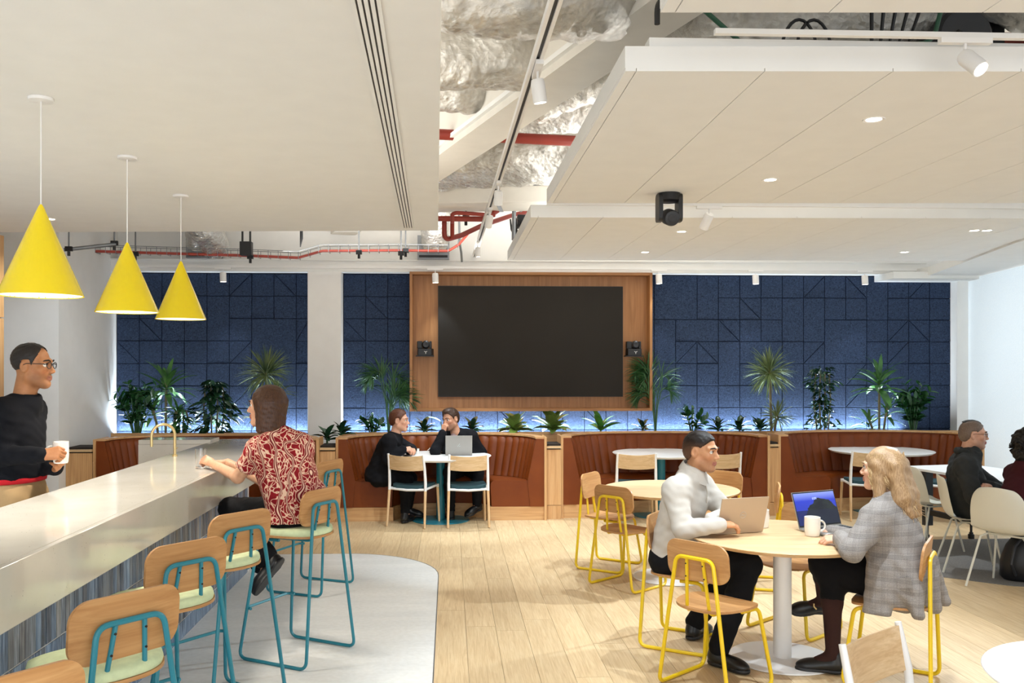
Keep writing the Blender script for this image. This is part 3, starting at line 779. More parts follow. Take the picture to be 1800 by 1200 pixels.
# ================================================================== CHAIRS AND TABLES
def wire_seat(name, sz, metal, r, label, cat, pad, group):
    """bent-tube chair/stool with plywood seat and back; faces +Y"""
    t = thing(name, (0, 0, 0), 0, label, cat, group)
    d = sz - 0.45
    by = -0.205
    ft = 0.22 + 0.02 * (d > 0.1)
    bc = sz + (0.170 if sz > 0.6 else 0.252); hz = bc + 0.02
    wv = 0.03 * (d > 0.1)
    f = MB()
    hoop = [(-ft, -0.22 - wv, r), (-0.115, by, hz), (0.115, by, hz), (ft, -0.22 - wv, r)]
    hoop = fillet(hoop, 0.055, 8)
    for sx in (-1, 1):
        pass
    run = []
    L = [(-0.15, 0.02, sz - 0.028), (-0.165, 0.165, sz - 0.028), (-ft, 0.22 + wv, r), (-ft, -0.22 - wv, r), (-0.115, by, hz), (0.115, by, hz), (ft, -0.22 - wv, r), (ft, 0.22 + wv, r), (0.165, 0.165, sz - 0.028), (0.15, 0.02, sz - 0.028)]
    obj('tube_frame', MB().tube(fillet(L, 0.05, 6), r, 8), metal, t)
    for sx in (-1, 1):
        b = [(sx * 0.05, by + 0.004, hz - 0.004), (sx * 0.072, -0.165, sz - 0.03), (sx * 0.10, 0.12, sz - 0.026)]
        obj('back_strut', MB().tube(fillet(b, 0.045, 6), r * 0.85, 8), metal, t)
    bl = MB()
    for sx in (-1, 1):
        for z in (hz - 0.06, hz - 0.15):
            k = (hz - z) / (hz - sz + 0.03); bl.lathe([(0.0045, 0), (0.0045, 0.003), (0.001, 0.004)], 8).v
    bl = MB()
    for sx in (-1, 1):
        for z in (hz - 0.035, hz - 0.105):
            k = (hz - z) / (hz - sz + 0.03); x = sx * (0.05 + 0.022 * k); y = by + 0.004 + 0.036 * k - r * 0.85
            bl.lathe([(0.001, 0.0), (0.0042, 0.0), (0.0042, 0.004), (0.001, 0.004)], 8).v[-32:]
            n = 32
            for i in range(len(bl.v) - n, len(bl.v)):
                q = bl.v[i]; bl.v[i] = (x + q[0], y - q[2] + 0.001, z + q[1])
    obj('bolts', bl, M['black'], t)['kind'] = 'stuff'
    if d > 0.1:
        obj('foot_rail', MB().tube(fillet([(-0.205, 0.19, 0.0 + 0.30), (-0.19, 0.235, 0.30), (0.19, 0.235, 0.30), (0.205, 0.19, 0.30)], 0.03, 4), r * 0.9, 8), metal, t)
    so = []
    for k in range(40):
        a = 2 * PI * k / 40; c, s = math.cos(a), math.sin(a); n = 2.9
        so.append((0.205 * math.copysign(abs(c) ** (2 / n), c), 0.2 * math.copysign(abs(s) ** (2 / n), s)))
    def curv(x, y, z):   # plate built in (x,z) with thickness y -> lay flat
        return (x * (1 - 0.12 * max(0, -z) / 0.2), z, sz - 0.008 + y + 0.22 * x * x - (0.10 * max(0, z - 0.1)))
    obj('seat', MB().plate(so, 0.013, curv), M['ply'], t, angle=50)
    if pad:
        pd = MB(); sc = lambda q, zz: [(x * q * (1 - 0.12 * max(0, -z) / 0.2), z * q, sz + zz + 0.15 * x * x - 0.1 * max(0, z - 0.1)) for x, z in so]
        rings = [sc(0.97, 0.0), sc(0.985, 0.012), sc(0.96, 0.03), sc(0.85, 0.04), sc(0.5, 0.045), sc(0.1, 0.046)]
        vs = [p for r_ in rings for p in r_]; n = 40
        fs = [(i * n + k, i * n + (k + 1) % n, (i + 1) * n + (k + 1) % n, (i + 1) * n + k) for i in range(5) for k in range(n)] + [tuple(range(n - 1, -1, -1)), tuple(5 * n + k for k in range(n))]
        obj('seat_pad', pd.add(vs, fs), M['mint'], t, angle=70)
    else:
        obj('under_clip', MB().box(-0.115, -0.085, 0.05, 0.08, sz - 0.034, sz - 0.012).box(0.085, 0.115, 0.05, 0.08, sz - 0.034, sz - 0.012), M['black'], t, smooth=False)
    bo = rrect(0.385, 0.212, 0.068, 8, 0, bc)
    def cb(x, y, z): return (x, by + 0.018 + y + 0.42 * x * x * (1 if True else 0) - 0.10 * (z - bc), z)
    obj('backrest', MB().plate(bo, 0.013, cb), M['ply'], t, angle=50)
    return t
def place(proto, used, x, y, phi, label, group=None):
    rz = -math.radians(phi)
    if proto not in used:
        used.add(proto); proto.location = (x, y, 0); proto.rotation_euler = (0, 0, rz); proto['label'] = label
        if group: proto['group'] = group
        return proto
    return dup(proto, (x, y, 0), rz, label, group)
used = set()
GY = 'oak chairs on yellow tube frames'
yc = wire_seat('dining_chair', 0.455, M['yellow'], 0.0112, '', 'chair', False, GY)
for x, y, ph, lab in ((1.466, 4.80, 50, 'empty yellow-framed oak chair nearest the viewer, left of the big round table'),
                      (1.49, 5.54, 122, 'yellow-framed oak chair under the man in the white shirt'),
                      (2.46, 4.81, -55, 'yellow-framed oak chair under the woman in the check blazer'),
                      (2.30, 5.80, -128, 'empty yellow-framed oak chair behind the blonde woman\'s knees'),
                      (2.46, 7.02, -72, 'yellow-framed oak chair whose back rises behind the beige open laptop'),
                      (1.43, 7.03, 50, 'yellow-framed oak chair at front left of the farther oak table'),
                      (1.40, 7.68, 124, 'yellow-framed oak chair at back left of the farther oak table, seen from its front'),
                      (2.34, 7.75, -130, 'yellow-framed oak chair behind the white shirted man\'s shoulder')):
    place(yc, used, x, y, ph, lab)
GB = 'bar stools on teal tube frames'
bs = wire_seat('bar_stool', 0.745, M['teal'], 0.0100, '', 'stool', True, GB)
for x, y, ph, lab in ((-1.19, 2.26, -50, 'teal-framed bar stool cut off by the bottom left corner'),
                      (-1.185, 3.03, -50, 'teal-framed bar stool nearest the viewer that shows its green seat'),
                      (-1.235, 3.87, -50, 'empty teal-framed bar stool third from the viewer'),
                      (-1.195, 4.62, -52, 'empty teal-framed bar stool directly in front of the seated woman'),
                      (-0.925, 5.435, -61, 'teal-framed bar stool carrying the woman in the red patterned blouse'),
                      (-1.10, 7.05, -66, 'farthest teal-framed bar stool, behind the woman at the bar')):
    place(bs, used, x, y, ph, lab)

def cafe_chair():
    t = thing('cafe_chair', (0, 0, 0), 0, '', 'chair', 'white-shouldered wood cafe chairs')
    for sx in (-1, 1):
        pts = [(sx * 0.215, -0.19, 0.40), (sx * 0.215, -0.185, 0.48), (sx * 0.212, -0.20, 0.64), (sx * 0.208, -0.235, 0.80)]
        obj('back_post', MB().tube(pts, [0.016, 0.0165, 0.0155, 0.0125], 10), M['white'], t)
        obj('leg', MB().tube([(sx * 0.215, -0.19, 0.40), (sx * 0.225, -0.235, 0.004)], [0.0165, 0.0125], 10), M['leg'], t)
        obj('leg', MB().tube([(sx * 0.20, 0.19, 0.40), (sx * 0.212, 0.21, 0.004)], [0.0165, 0.0125], 10), M['leg'], t)
        obj('leg_cap', MB().tube([(sx * 0.20, 0.19, 0.435), (sx * 0.20, 0.19, 0.40)], 0.0165, 10), M['white'], t)
    obj('seat_frame', MB().tube(fillet([(-0.21, -0.185, 0.415), (0, -0.205, 0.405), (0.21, -0.185, 0.415), (0.20, 0.19, 0.425), (-0.20, 0.19, 0.425)], 0.03, 4, True), 0.014, 8, closed=True), M['white'], t)
    so = rrect(0.40, 0.40, 0.09, 6)
    obj('seat', MB().plate(so, 0.035, lambda x, y, z: (x, z, 0.432 + y + 0.35 * x * x)), M['tealseat'], t, angle=60)
    bo = rrect(0.41, 0.165, 0.012, 3, 0, 0.705)
    rows = []
    for i in range(9):
        x = -0.207 + 0.414 * i / 8
        rows.append([(x, -0.205 - 0.035 * (1 - (x / 0.207) ** 2) - 0.16 * (z - 0.64), z - (0.014 * (1 - (x / 0.207) ** 2) if j else 0)) for j, z in ((0, 0.63 - 0.012 * (1 - (x / 0.207) ** 2)), (0, 0.68), (1, 0.74), (1, 0.79))])
    obj('backrest', MB().sheet(rows, 0.011), M['oakl'], t, angle=50)
    return t
cc = cafe_chair()
for x, y, ph, lab in ((-0.39, 9.86, 22, 'left cafe chair with wooden back at the two men\'s table'),
                      (0.20, 9.82, -2, 'right cafe chair with wooden back at the two men\'s table, below the laptop'),
                      (2.10, 9.90, 8, 'cafe chair with wooden back at the white table of the empty booth'),
                      (3.02, 9.92, -6, 'cafe chair hidden behind the head of the man in the white shirt'),
                      (4.80, 10.0, 8, 'cafe chair with wooden back left of the blonde woman\'s face'),
                      (5.62, 9.75, -62, 'small looking cafe chair just left of the man in the dark coat'),
                      (1.654, 2.91, 142, 'cafe chair back in the foreground, cut by the bottom edge')):
    place(cc, used, x, y, ph, lab)

def shell_chair():
    t = thing('shell_chair', (0, 0, 0), 0, '', 'chair', 'white moulded shell chairs')
    prof = [(0.235, 0.435), (0.22, 0.452), (0.12, 0.452), (0.0, 0.44), (-0.10, 0.437), (-0.165, 0.455), (-0.20, 0.50), (-0.222, 0.58), (-0.238, 0.67), (-0.250, 0.75), (-0.26, 0.82)]
    hw = [0.19, 0.205, 0.225, 0.232, 0.232, 0.23, 0.228, 0.225, 0.215, 0.19, 0.135]
    rows = []
    for (y, z), h in zip(prof, hw):
        row = []
        for j in range(11):
            q = -1 + 2 * j / 10; x = h * q
            lift = 0.03 * abs(q) ** 2.5
            if z < 0.47: row.append((x, y, z + lift))
            else: row.append((x, y + lift * 1.5, z - (0.02 * q * q if z > 0.8 else 0)))
        rows.append(row)
    sh = obj('seat_shell', MB().sheet(rows, 0.007), M['shell'], t, angle=180); sm = sh.modifiers.new('smooth', 'SUBSURF'); sm.levels = sm.render_levels = 2
    for sx in (-1, 1):
        obj('leg', MB().tube([(sx * 0.13, 0.10, 0.425), (sx * 0.175, 0.145, 0.40), (sx * 0.235, 0.22, 0.005)], 0.009, 8), M['shell'], t)
        obj('leg', MB().tube([(sx * 0.13, -0.08, 0.425), (sx * 0.17, -0.12, 0.40), (sx * 0.225, -0.24, 0.005)], 0.009, 8), M['shell'], t)
    obj('under_frame', MB().tube(fillet([(-0.13, 0.10, 0.425), (0.13, 0.10, 0.425), (0.13, -0.08, 0.425), (-0.13, -0.08, 0.425)], 0.02, 3, True), 0.008, 8, closed=True), M['shell'], t)
    return t
sc_ = shell_chair()
for x, y, ph, lab in ((4.60, 8.32, 78, 'empty white shell chair left of the man in the dark coat'),
                      (4.50, 7.44, 112, 'white shell chair under the man in the dark coat'),
                      (4.44, 6.80, 58, 'white shell chair at the right edge under the person in maroon')):
    place(sc_, used, x, y, ph, lab)

def round_table(x, y, r, z, top, metal, rb, rp, label, group):
    t = thing('round_table', (x, y, 0), 0, label, 'table', group)
    obj('tabletop', MB().lathe([(0.01, z - 0.026), (r - 0.03, z - 0.026), (r - 0.004, z - 0.008), (r, z - 0.003), (r - 0.003, z), (0.01, z)], 72), top, t, angle=30)
    obj('pedestal', MB().lathe([(rp, 0.012), (rp, z - 0.027)], 32), metal, t)
    obj('base_plate', MB().lathe([(rb - 0.003, 0.001), (rb, 0.004), (rb - 0.002, 0.009), (rb - 0.02, 0.012), (0.05, 0.013)], 56), metal, t)
    return t
round_table(2.0, 5.22, 0.555, 0.74, M['oakl'], M['white'], 0.31, 0.053, 'round oak topped table with white pedestal between the man in white and the blonde woman', 'round pedestal tables')
round_table(1.84, 7.27, 0.56, 0.74, M['oakl'], M['white'], 0.31, 0.053, 'round oak topped table farther back, behind the man in the white shirt', 'round pedestal tables')
round_table(-0.10, 10.12, 0.58, 0.74, M['white'], M['teal'], 0.33, 0.05, 'round white table with teal pedestal in front of the two men', 'round pedestal tables')
round_table(2.50, 10.33, 0.57, 0.74, M['white'], M['teal'], 0.33, 0.05, 'round white table with teal pedestal in the empty booth', 'round pedestal tables')
round_table(5.25, 10.52, 0.60, 0.74, M['white'], M['teal'], 0.33, 0.05, 'round white table in the window side booth, right of the blonde hair', 'round pedestal tables')
round_table(2.22, 2.72, 0.46, 0.74, M['white'], M['white'], 0.30, 0.05, 'white round table corner at the bottom right edge', 'round pedestal tables')
ft = thing('flip_table', (5.22, 7.92, 0), math.radians(11), 'white rectangular table with black wheeled legs beside the window', 'table')
obj('tabletop', MB().box(-0.40, 0.40, -1.0, 1.0, 0.715, 0.74), M['white'], ft, smooth=False, bevel=0.004)
for sx, sy in ((-0.26, 0.82), (0.26, 0.82), (-0.26, -0.82), (0.26, -0.82)):
    lg = obj('leg', MB().box(sx - 0.042, sx + 0.042, sy - 0.03, sy + 0.03, 0.16, 0.714), M['blackm'], ft, smooth=False, bevel=0.004)
    obj('castor', MB().lathe([(0.012, 0.16), (0.012, 0.07), (0.02, 0.065), (0.02, 0.05), (0.03, 0.045), (0.03, 0.0)], 14, (sx, sy, 0)), M['black'], lg)
obj('stretcher', MB().box(-0.285, -0.235, -0.79, 0.79, 0.27, 0.32).box(0.235, 0.285, -0.79, 0.79, 0.27, 0.32), M['black'], ft, smooth=False)

# ------------------------------------------------------------------ laptops, cups
def laptop(hl, hr, label, lid, depth=0.215, tilt=20, screen=None, emblem=None, sgn=1):
    """hl/hr: hinge ends on the table; base extends to the left of hl->hr when sgn=1"""
    hl, hr = Vector(hl), Vector(hr); w_ = (hr - hl).length; a = math.atan2(hr.y - hl.y, hr.x - hl.x)
    t = thing('laptop', hl.lerp(hr, 0.5), a, label, 'laptop')
    W = w_ / 2
    obj('base', MB().box(-W, W, 0, sgn * depth, 0.002, 0.014) if sgn > 0 else MB().box(-W, W, sgn * depth, 0, 0.002, 0.014), lid, t, smooth=False, bevel=0.003)
    kb = obj('keyboard', MB().box(-W + 0.02, W - 0.02, min(sgn * 0.02, sgn * depth * 0.6), max(sgn * 0.02, sgn * depth * 0.6), 0.0142, 0.0152), M['black'], t, smooth=False)
    kk = MB()
    for r_ in range(5):
        for c_ in range(12):
            x0 = -W + 0.024 + c_ * (2 * W - 0.048) / 12; y0 = sgn * (0.024 + r_ * (depth * 0.56 - 0.01) / 5); y1 = y0 + sgn * 0.015
            kk.box(x0, x0 + (2 * W - 0.048) / 12 - 0.003, min(y0, y1), max(y0, y1), 0.0153, 0.0168)
    tag(obj('keys', kk, M['blackm'], kb, smooth=False), kind='stuff')
    obj('trackpad', MB().box(-0.05, 0.05, min(sgn * depth * 0.66, sgn * depth * 0.95), max(sgn * depth * 0.66, sgn * depth * 0.95), 0.0142, 0.0147), lid, t, smooth=False)
    Rm = Matrix.Translation((0, 0, 0.012)) @ Matrix.Rotation(sgn * math.radians(tilt), 4, 'X')
    h = 0.225
    ld_ = obj('lid', MB().box(-W, W, -0.003, 0.003, 0, h).xf(Rm), lid, t, smooth=False, bevel=0.002)
    obj('bezel', MB().box(-W + 0.003, W - 0.003, *sorted((sgn * 0.003, sgn * 0.0042)), 0.008, h - 0.003).xf(Rm), M['black'], ld_, smooth=False)
    obj('display', MB().box(-W + 0.008, W - 0.008, *sorted((sgn * 0.0042, sgn * 0.0048)), 0.016, h - 0.010).xf(Rm), screen or M['black'], ld_, smooth=False)
    if emblem:
        obj('emblem', emblem.xf(Matrix.Translation((0, -sgn * 0.0034, h * 0.5)) ).xf(Rm), M['chrome'], ld_)
    return t
def m_wallpaper():
    t = NT('laptop_wallpaper'); tc = t.n('ShaderNodeTexCoord'); sx = t.n('ShaderNodeSeparateXYZ'); t.l(tc.outputs['Generated'], sx.inputs[0])
    v = t.coords((3, 3, 3), kind='Generated')
    n = t.noise(v, 1.2, 4)
    hgt = t.math('ADD', sx.outputs['Z'], t.math('MULTIPLY', n, 0.35))
    sky = t.ramp(sx.outputs['Z'], [(0.3, '2b3ca8'), (0.75, '2f3fc4'), (1.0, '8fa0f0')])
    hill = t.ramp(n, [(0.35, '10141f'), (0.65, '2c3430')])
    dist = t.math('ABSOLUTE', t.math('SUBTRACT', sx.outputs['X'], 0.36))
    edge = t.math('SUBTRACT', 0.98, t.math('MULTIPLY', t.math('POWER', dist, 2.0), 2.6))
    m1 = t.math('LESS_THAN', hgt, edge)
    low = t.math('LESS_THAN', sx.outputs['Z'], 0.46)
    c = t.mix(t.mix(sky, hill, m1), '151a33', t.math('MULTIPLY', low, 0.75))
    t.l(c, t.b.inputs['Emission Color']); t.b.inputs['Emission Strength'].default_value = 0.9
    return t.done('050508', 0.15, spec=0.5)
def ring_emblem():
    mb = MB(); n = 24
    mb.tube([(0.02 * math.cos(2 * PI * k / n), 0, 0.02 * math.sin(2 * PI * k / n)) for k in range(n)], 0.0014, 5, closed=True)
    font = {'D': [[(-0.0125, -0.006), (-0.0125, 0.006), (-0.008, 0.004), (-0.007, 0), (-0.008, -0.004), (-0.0125, -0.006)]],
            'E': [[(-0.001, -0.006), (-0.005, 0.0), (-0.001, 0.006)], [(-0.005, 0.0), (-0.001, 0.001)]],
            'L': [[(0.003, 0.006), (0.003, -0.005), (0.006, -0.005)], [(0.009, 0.006), (0.009, -0.005), (0.0125, -0.005)]]}
    for k in font.values():
        for st in k: mb.tube([(x, 0, z) for x, z in st], 0.0011, 5)
    return mb
def slash_emblem():
    mb = MB()
    mb.tube([(-0.016, 0, -0.016), (0.010, 0, 0.016)], 0.003, 6); mb.tube([(0.0, 0, -0.012), (0.018, 0, -0.012)], 0.002, 6)
    return mb
laptop(G(1259, 940, 0.741), G(1341, 935, 0.741), 'open laptop seen from its beige back, in front of the man in white', M['alu'], tilt=17, emblem=ring_emblem(), sgn=1)
laptop(G(1479, 925, 0.741), G(1405, 933, 0.741), 'open laptop with a blue mountain screen facing the blonde woman', M['alug'], tilt=18, screen=m_wallpaper(), sgn=1, depth=0.2)
laptop(Vector((D(783, 797, 10.08).x, 10.08, 0.741)), Vector((D(830, 797, 10.08).x, 10.08, 0.741)), 'grey laptop open on the two men\'s white table', M['alug'], tilt=14, emblem=slash_emblem(), sgn=1)
SEG = {'1': 'bc', '2': 'abged', '0': 'abcdef', '4': 'fgbc'}
def digits(txt, h):
    mb = MB(); x = -h * 0.42 * len(txt)
    S = {'a': ((0, 1), (1, 1)), 'b': ((1, 1), (1, .5)), 'c': ((1, .5), (1, 0)), 'd': ((0, 0), (1, 0)), 'e': ((0, 0), (0, .5)), 'f': ((0, .5), (0, 1)), 'g': ((0, .5), (1, .5))}
    for ch in txt:
        if ch == ':': mb.box(x, x + h * .12, -.0004, .0004, h * .2, h * .32).box(x, x + h * .12, -.0004, .0004, h * .65, h * .77); x += h * .35; continue
        for k in SEG[ch]:
            (a, b), (c, d) = S[k]; w2 = h * .06
            mb.box(x + min(a, c) * h * .5 - w2, x + max(a, c) * h * .5 + w2, -.0004, .0004, min(b, d) * h - w2, max(b, d) * h + w2)
        x += h * .8
    return mb
lt2 = [o for o in bpy.data.objects if o.name.startswith('laptop') and 'blue' in o.get('label', '')][0]
ldp = [c for c in lt2.children if c.name.startswith('lid')][0]
Rm_ = Matrix.Translation((0, 0, 0.012)) @ Matrix.Rotation(math.radians(18), 4, 'X') @ Matrix.Translation((0, 0.0053, 0.172)) @ Matrix.Rotation(PI, 4, 'Z')
obj('clock_digits', digits('12:04', 0.012).xf(Rm_), emit('screen_white', 'aab6ff', 0.8), ldp, smooth=False)
def mug(x, y, z, r, h, ang, label, handle=True, m=None, cat='mug'):
    t = thing('mug' if h > 0.07 else 'espresso_cup', (x, y, z), ang, label, cat)
    obj('cup_body', MB().lathe([(0.001, 0.0), (r * 0.86, 0.0), (r * 0.94, h * 0.08), (r, h * 0.4), (r, h), (r - 0.003, h + 0.001), (r - 0.005, h), (r - 0.005, h * 0.3), (r * 0.7, 0.006), (0.001, 0.006)], 32, cap=False), m or M['porc'], t)
    if handle:
        pts = [(r - 0.002 + h * 0.36 * math.sin(PI * k / 12), 0, h * 0.5 + h * 0.30 * math.cos(PI * k / 12)) for k in range(13)]
        obj('handle', MB().tube(pts, h * 0.055, 8), m or M['porc'], t)
    return t
p = G(1428, 941, 0.741); mug(p.x, p.y, 0.741, 0.046, 0.112, math.radians(10), 'white mug with handle beside the blue-screened laptop')
p = G(1345, 929, 0.741); mug(p.x, p.y + 0.06, 0.741, 0.045, 0.112, math.radians(40), 'white mug half hidden behind the beige laptop lid')
p = G(732, 797, 0.741); mug(p.x, p.y, 0.741, 0.034, 0.058, math.radians(200), 'left small white cup on the two men\'s table', cat='cup')
p = G(760, 796, 0.741); mug(p.x, p.y, 0.741, 0.036, 0.060, math.radians(195), 'right small white cup with visible handle on the two men\'s table', cat='cup')
p = G(353, 823, 1.09)
gl = thing('water_glass', (p.x, p.y, 1.091), 0, 'tall clear glass of water in the hand of the woman at the bar', 'glass')
obj('glass_wall', MB().lathe([(0.001, 0), (0.031, 0), (0.034, 0.002), (0.037, 0.128), (0.0355, 0.128), (0.0325, 0.012), (0.001, 0.010)], 28, cap=False), M['glass'], gl)
GLASS_P = p.copy()
# backpack on the floor
bp = thing('backpack', (4.72, 7.05, 0), math.radians(-25), 'dark backpack slumped on the floor under the right edge chairs', 'bag')
mb = MB(); rings = []
for z, sx, sy in ((0.0, 0.15, 0.10), (0.03, 0.18, 0.13), (0.15, 0.19, 0.14), (0.28, 0.16, 0.12), (0.38, 0.10, 0.08), (0.41, 0.03, 0.03)):
    rings.append((z, sx, sy))
n = 20; vs = []; fs = []
for z, sx, sy in rings:
    for k in range(n):
        a = 2 * PI * k / n; c, s = math.cos(a), math.sin(a)
        vs.append((sx * math.copysign(abs(c) ** 0.75, c) + 0.10 * z, sy * math.copysign(abs(s) ** 0.75, s), z))
for i in range(len(rings) - 1):
    for k in range(n): fs.append((i * n + k, i * n + (k + 1) % n, (i + 1) * n + (k + 1) % n, (i + 1) * n + k))
fs += [tuple(range(n - 1, -1, -1)), tuple((len(rings) - 1) * n + k for k in range(n))]
obj('bag_body', mb.add(vs, fs), M['black'], bp, angle=80)
obj('strap', MB().tube([(-0.08, -0.13, 0.06), (-0.12, -0.2, 0.16), (-0.09, -0.17, 0.30), (0.0, -0.08, 0.40)], 0.012, 8), M['blackm'], bp)
obj('strap', MB().tube([(0.08, -0.13, 0.06), (0.13, -0.2, 0.16), (0.12, -0.17, 0.30), (0.03, -0.08, 0.40)], 0.012, 8), M['chrome'], bp)
# ================================================================== OPEN CEILING VOID: beam, ducts, pipes, cables
from mathutils import noise as mnoise
bd = Vector((-0.3178, 0.9481, 0)); bn = Vector((0.9481, 0.3178, 0))
a = Vector((0.935, 4.048, 0)); q0 = a - bd * 2.6; q1 = a + bd * 7.72
bm_ = obj('ceiling_beam', MB().prism([tuple(q0)[:2], tuple(q0 + bn * 0.31)[:2], tuple(q1 + bn * 0.31)[:2], tuple(q1)[:2]], 3.45, 3.99), M['slab'], smooth=False)
tag(bm_, 'white boxed beam crossing the open ceiling gap diagonally', 'beam')
lf = obj('flange', MB().prism([tuple(q0 - bn * 0.03)[:2], tuple(q0)[:2], tuple(q1)[:2], tuple(q1 - bn * 0.03)[:2]], 3.50, 3.53), M['ceil'], bm_, smooth=False)

def foil_tube(path, r, amp=0.035, n=60, flat=1.0, seed=0.0, step=0.022):
    pts = fillet(path, r * 1.3, 8); dense = []
    for p, q in zip(pts, pts[1:]):
        k = max(1, int((q - p).length / step))
        for i in range(k): dense.append(p.lerp(q, i / k))
    dense.append(pts[-1])
    mb = MB().tube(dense, r, n)
    off = Vector((seed, seed * 1.7, -seed)); out = []
    cs = [sum((Vector(mb.v[i * n + k]) for k in range(n)), Vector()) / n for i in range(len(dense))]
    for i, v in enumerate(mb.v):
        v = Vector(v); c = cs[i // n]; d = v - c
        s = mnoise.noise(v * 3.0 + off) * 1.1 + abs(mnoise.noise(v * 9.0 + off)) * 0.9 + abs(mnoise.noise(v * 20.0 + off)) * 0.28
        d2 = d.normalized() * (d.length + amp * (s - 0.3)); d2.z *= flat
        out.append(tuple(c + d2))
    mb.v = out
    return mb
def duct(name, label, path, r, seed, flat=1.0, amp=0.035):
    c = Vector(path[0]); mb = foil_tube([tuple(Vector(p) - c) for p in path], r, amp, 60, flat, seed)
    t = obj(name, mb, M['foil'], loc=c, angle=70); tag(t, label, 'duct', 'foil wrapped ventilation ducts'); return t
duct('foil_duct', 'largest crumpled silver foil duct at the top of the ceiling gap', [(-1.6, 4.05, 3.62), (0.45, 4.15, 3.60), (0.75, 4.35, 3.68), (0.95, 4.8, 3.86)], 0.28, 1.0)
duct('foil_duct', 'second silver foil duct from the top, left in the ceiling gap', [(-1.6, 5.35, 3.72), (0.38, 5.4, 3.70), (0.50, 5.6, 3.78), (0.55, 5.9, 3.9)], 0.245, 4.0)
duct('foil_duct', 'third silver foil duct ending with a rounded elbow left of the beam', [(-1.5, 6.15, 3.75), (0.18, 6.2, 3.74), (0.30, 6.35, 3.85), (0.32, 6.5, 3.95)], 0.215, 8.0)
duct('foil_duct', 'foil duct passing behind the diagonal beam near the big raft edge', [(0.62, 6.5, 3.74), (1.0, 6.0, 3.76), (1.9, 5.6, 3.78), (2.8, 5.5, 3.78)], 0.19, 11.0)
duct('foil_duct', 'flattened wide foil duct below the red pipe', [(-0.4, 8.6, 3.72), (0.5, 8.3, 3.70), (1.3, 7.9, 3.72), (2.4, 7.5, 3.74)], 0.34, 15.0, 0.72, 0.05)
duct('foil_duct', 'crumpled foil duct behind the red pipe, middle of the gap', [(0.3, 7.35, 3.86), (1.1, 7.0, 3.84), (1.9, 6.8, 3.86)], 0.2, 19.0)
duct('foil_duct', 'foil duct glimpsed through the slot above the nearest raft, left', [(1.15, 4.95, 3.68), (1.5, 4.6, 3.62), (2.35, 4.5, 3.62), (2.7, 4.6, 3.75)], 0.21, 23.0)
duct('foil_duct', 'foil duct glimpsed through the slot above the nearest raft, right', [(2.6, 4.3, 3.78), (3.1, 4.45, 3.66), (3.9, 4.5, 3.66)], 0.2, 27.0)
duct('foil_duct', 'small foil duct drop above the left blue panels, behind the pendants', [(-2.95, 9.8, 3.75), (-2.9, 10.4, 3.45), (-2.85, 10.9, 3.22)], 0.17, 31.0)
gd = thing('plain_duct', (0.62, 8.75, 3.36), math.radians(-8), 'plain pale rectangular duct below the wide foil duct', 'duct')
obj('duct_body', MB().box(-0.9, 0.55, -0.15, 0.35, 0, 0.16), M['slab'], gd, smooth=False, bevel=0.01)
obj('joint_band', MB().box(-0.15, -0.11, -0.155, 0.355, -0.005, 0.165), M['galv'], gd, smooth=False)
def vent(x, z0, label, seed):
    t = thing('vent_box', (x, 11.25, 3.11), 0, label, 'vent', 'ceiling vent boxes with foil necks')
    obj('grille_box', MB().box(-0.20, 0.20, -0.12, 0.1, 0.0, 0.30), M['galv'], t, smooth=False)
    obj('grille', MB().box(-0.18, 0.18, -0.125, -0.12, 0.02, 0.05), M['black'], t, smooth=False)
    mb = foil_tube([(0.02, -0.55, 0.62), (0.02, -0.35, 0.42), (0, -0.15, 0.17)], 0.17, 0.04, 28, 1.0, seed)
    obj('foil_neck', mb, M['foil'], t, angle=70)
p = D(762, 450, 11.25); vent(p.x, p.z, 'grey vent box with foil neck left above the screen surround', 40)
p = D(360, 450, 11.25); vent(p.x, p.z, 'grey vent box with foil neck above the pendant lamps', 44)

def pipe(name, label, pts, r, m, cat='pipe', group=None, rr=0.06):
    c = Vector(pts[0]); o = obj(name, MB().tube(fillet([tuple(Vector(p) - c) for p in pts], rr, 5), r, 10), m, loc=c)
    return tag(o, label, cat, group)
GP = 'red sprinkler pipes in the ceiling gap'
pipe('sprinkler_pipe', 'thick straight red pipe crossing behind the diagonal beam', [(-0.6, 6.72, 3.54), (1.45, 6.86, 3.50), (2.6, 6.9, 3.50)], 0.042, M['redpipe'], 'pipe', GP)
yv = 9.0
pipe('sprinkler_pipe', 'red pipe that rises steeply beside the second spotlight', [D(765, 384, yv), D(850, 385, yv), D(893, 358, yv + 0.2), D(909, 350, yv + 0.2), D(910, 298, yv + 0.1)], 0.028, M['redpipe'], 'pipe', GP)
pipe('sprinkler_pipe', 'red pipe bent into a V low in the ceiling gap', [D(781, 384, yv + 0.1), D(781, 422, yv + 0.1), D(812, 413, yv + 0.3), D(848, 396, yv + 0.5), D(905, 377, yv + 0.8), D(960, 366, yv + 1)], 0.026, M['redpipe'], 'pipe', GP)
pipe('sprinkler_pipe', 'short red pipe drop beside the V shaped one', [D(795, 376, yv), D(795, 418, yv + 0.14)], 0.022, M['redpipe'], 'pipe', GP)
pipe('sprinkler_pipe', 'upper thin red pipe loop ending at the third spotlight', [D(795, 392, yv - 0.3), D(795, 376, yv - 0.3), D(802, 374, yv - 0.3), D(870, 378, yv - 0.2)], 0.02, M['redpipe'], 'pipe', GP)
pipe('sprinkler_pipe', 'dim red pipe seen in the slot above the nearest raft', [(3.0, 4.75, 3.55), (4.3, 4.6, 3.5)], 0.05, M['redpipe'], 'pipe', GP)
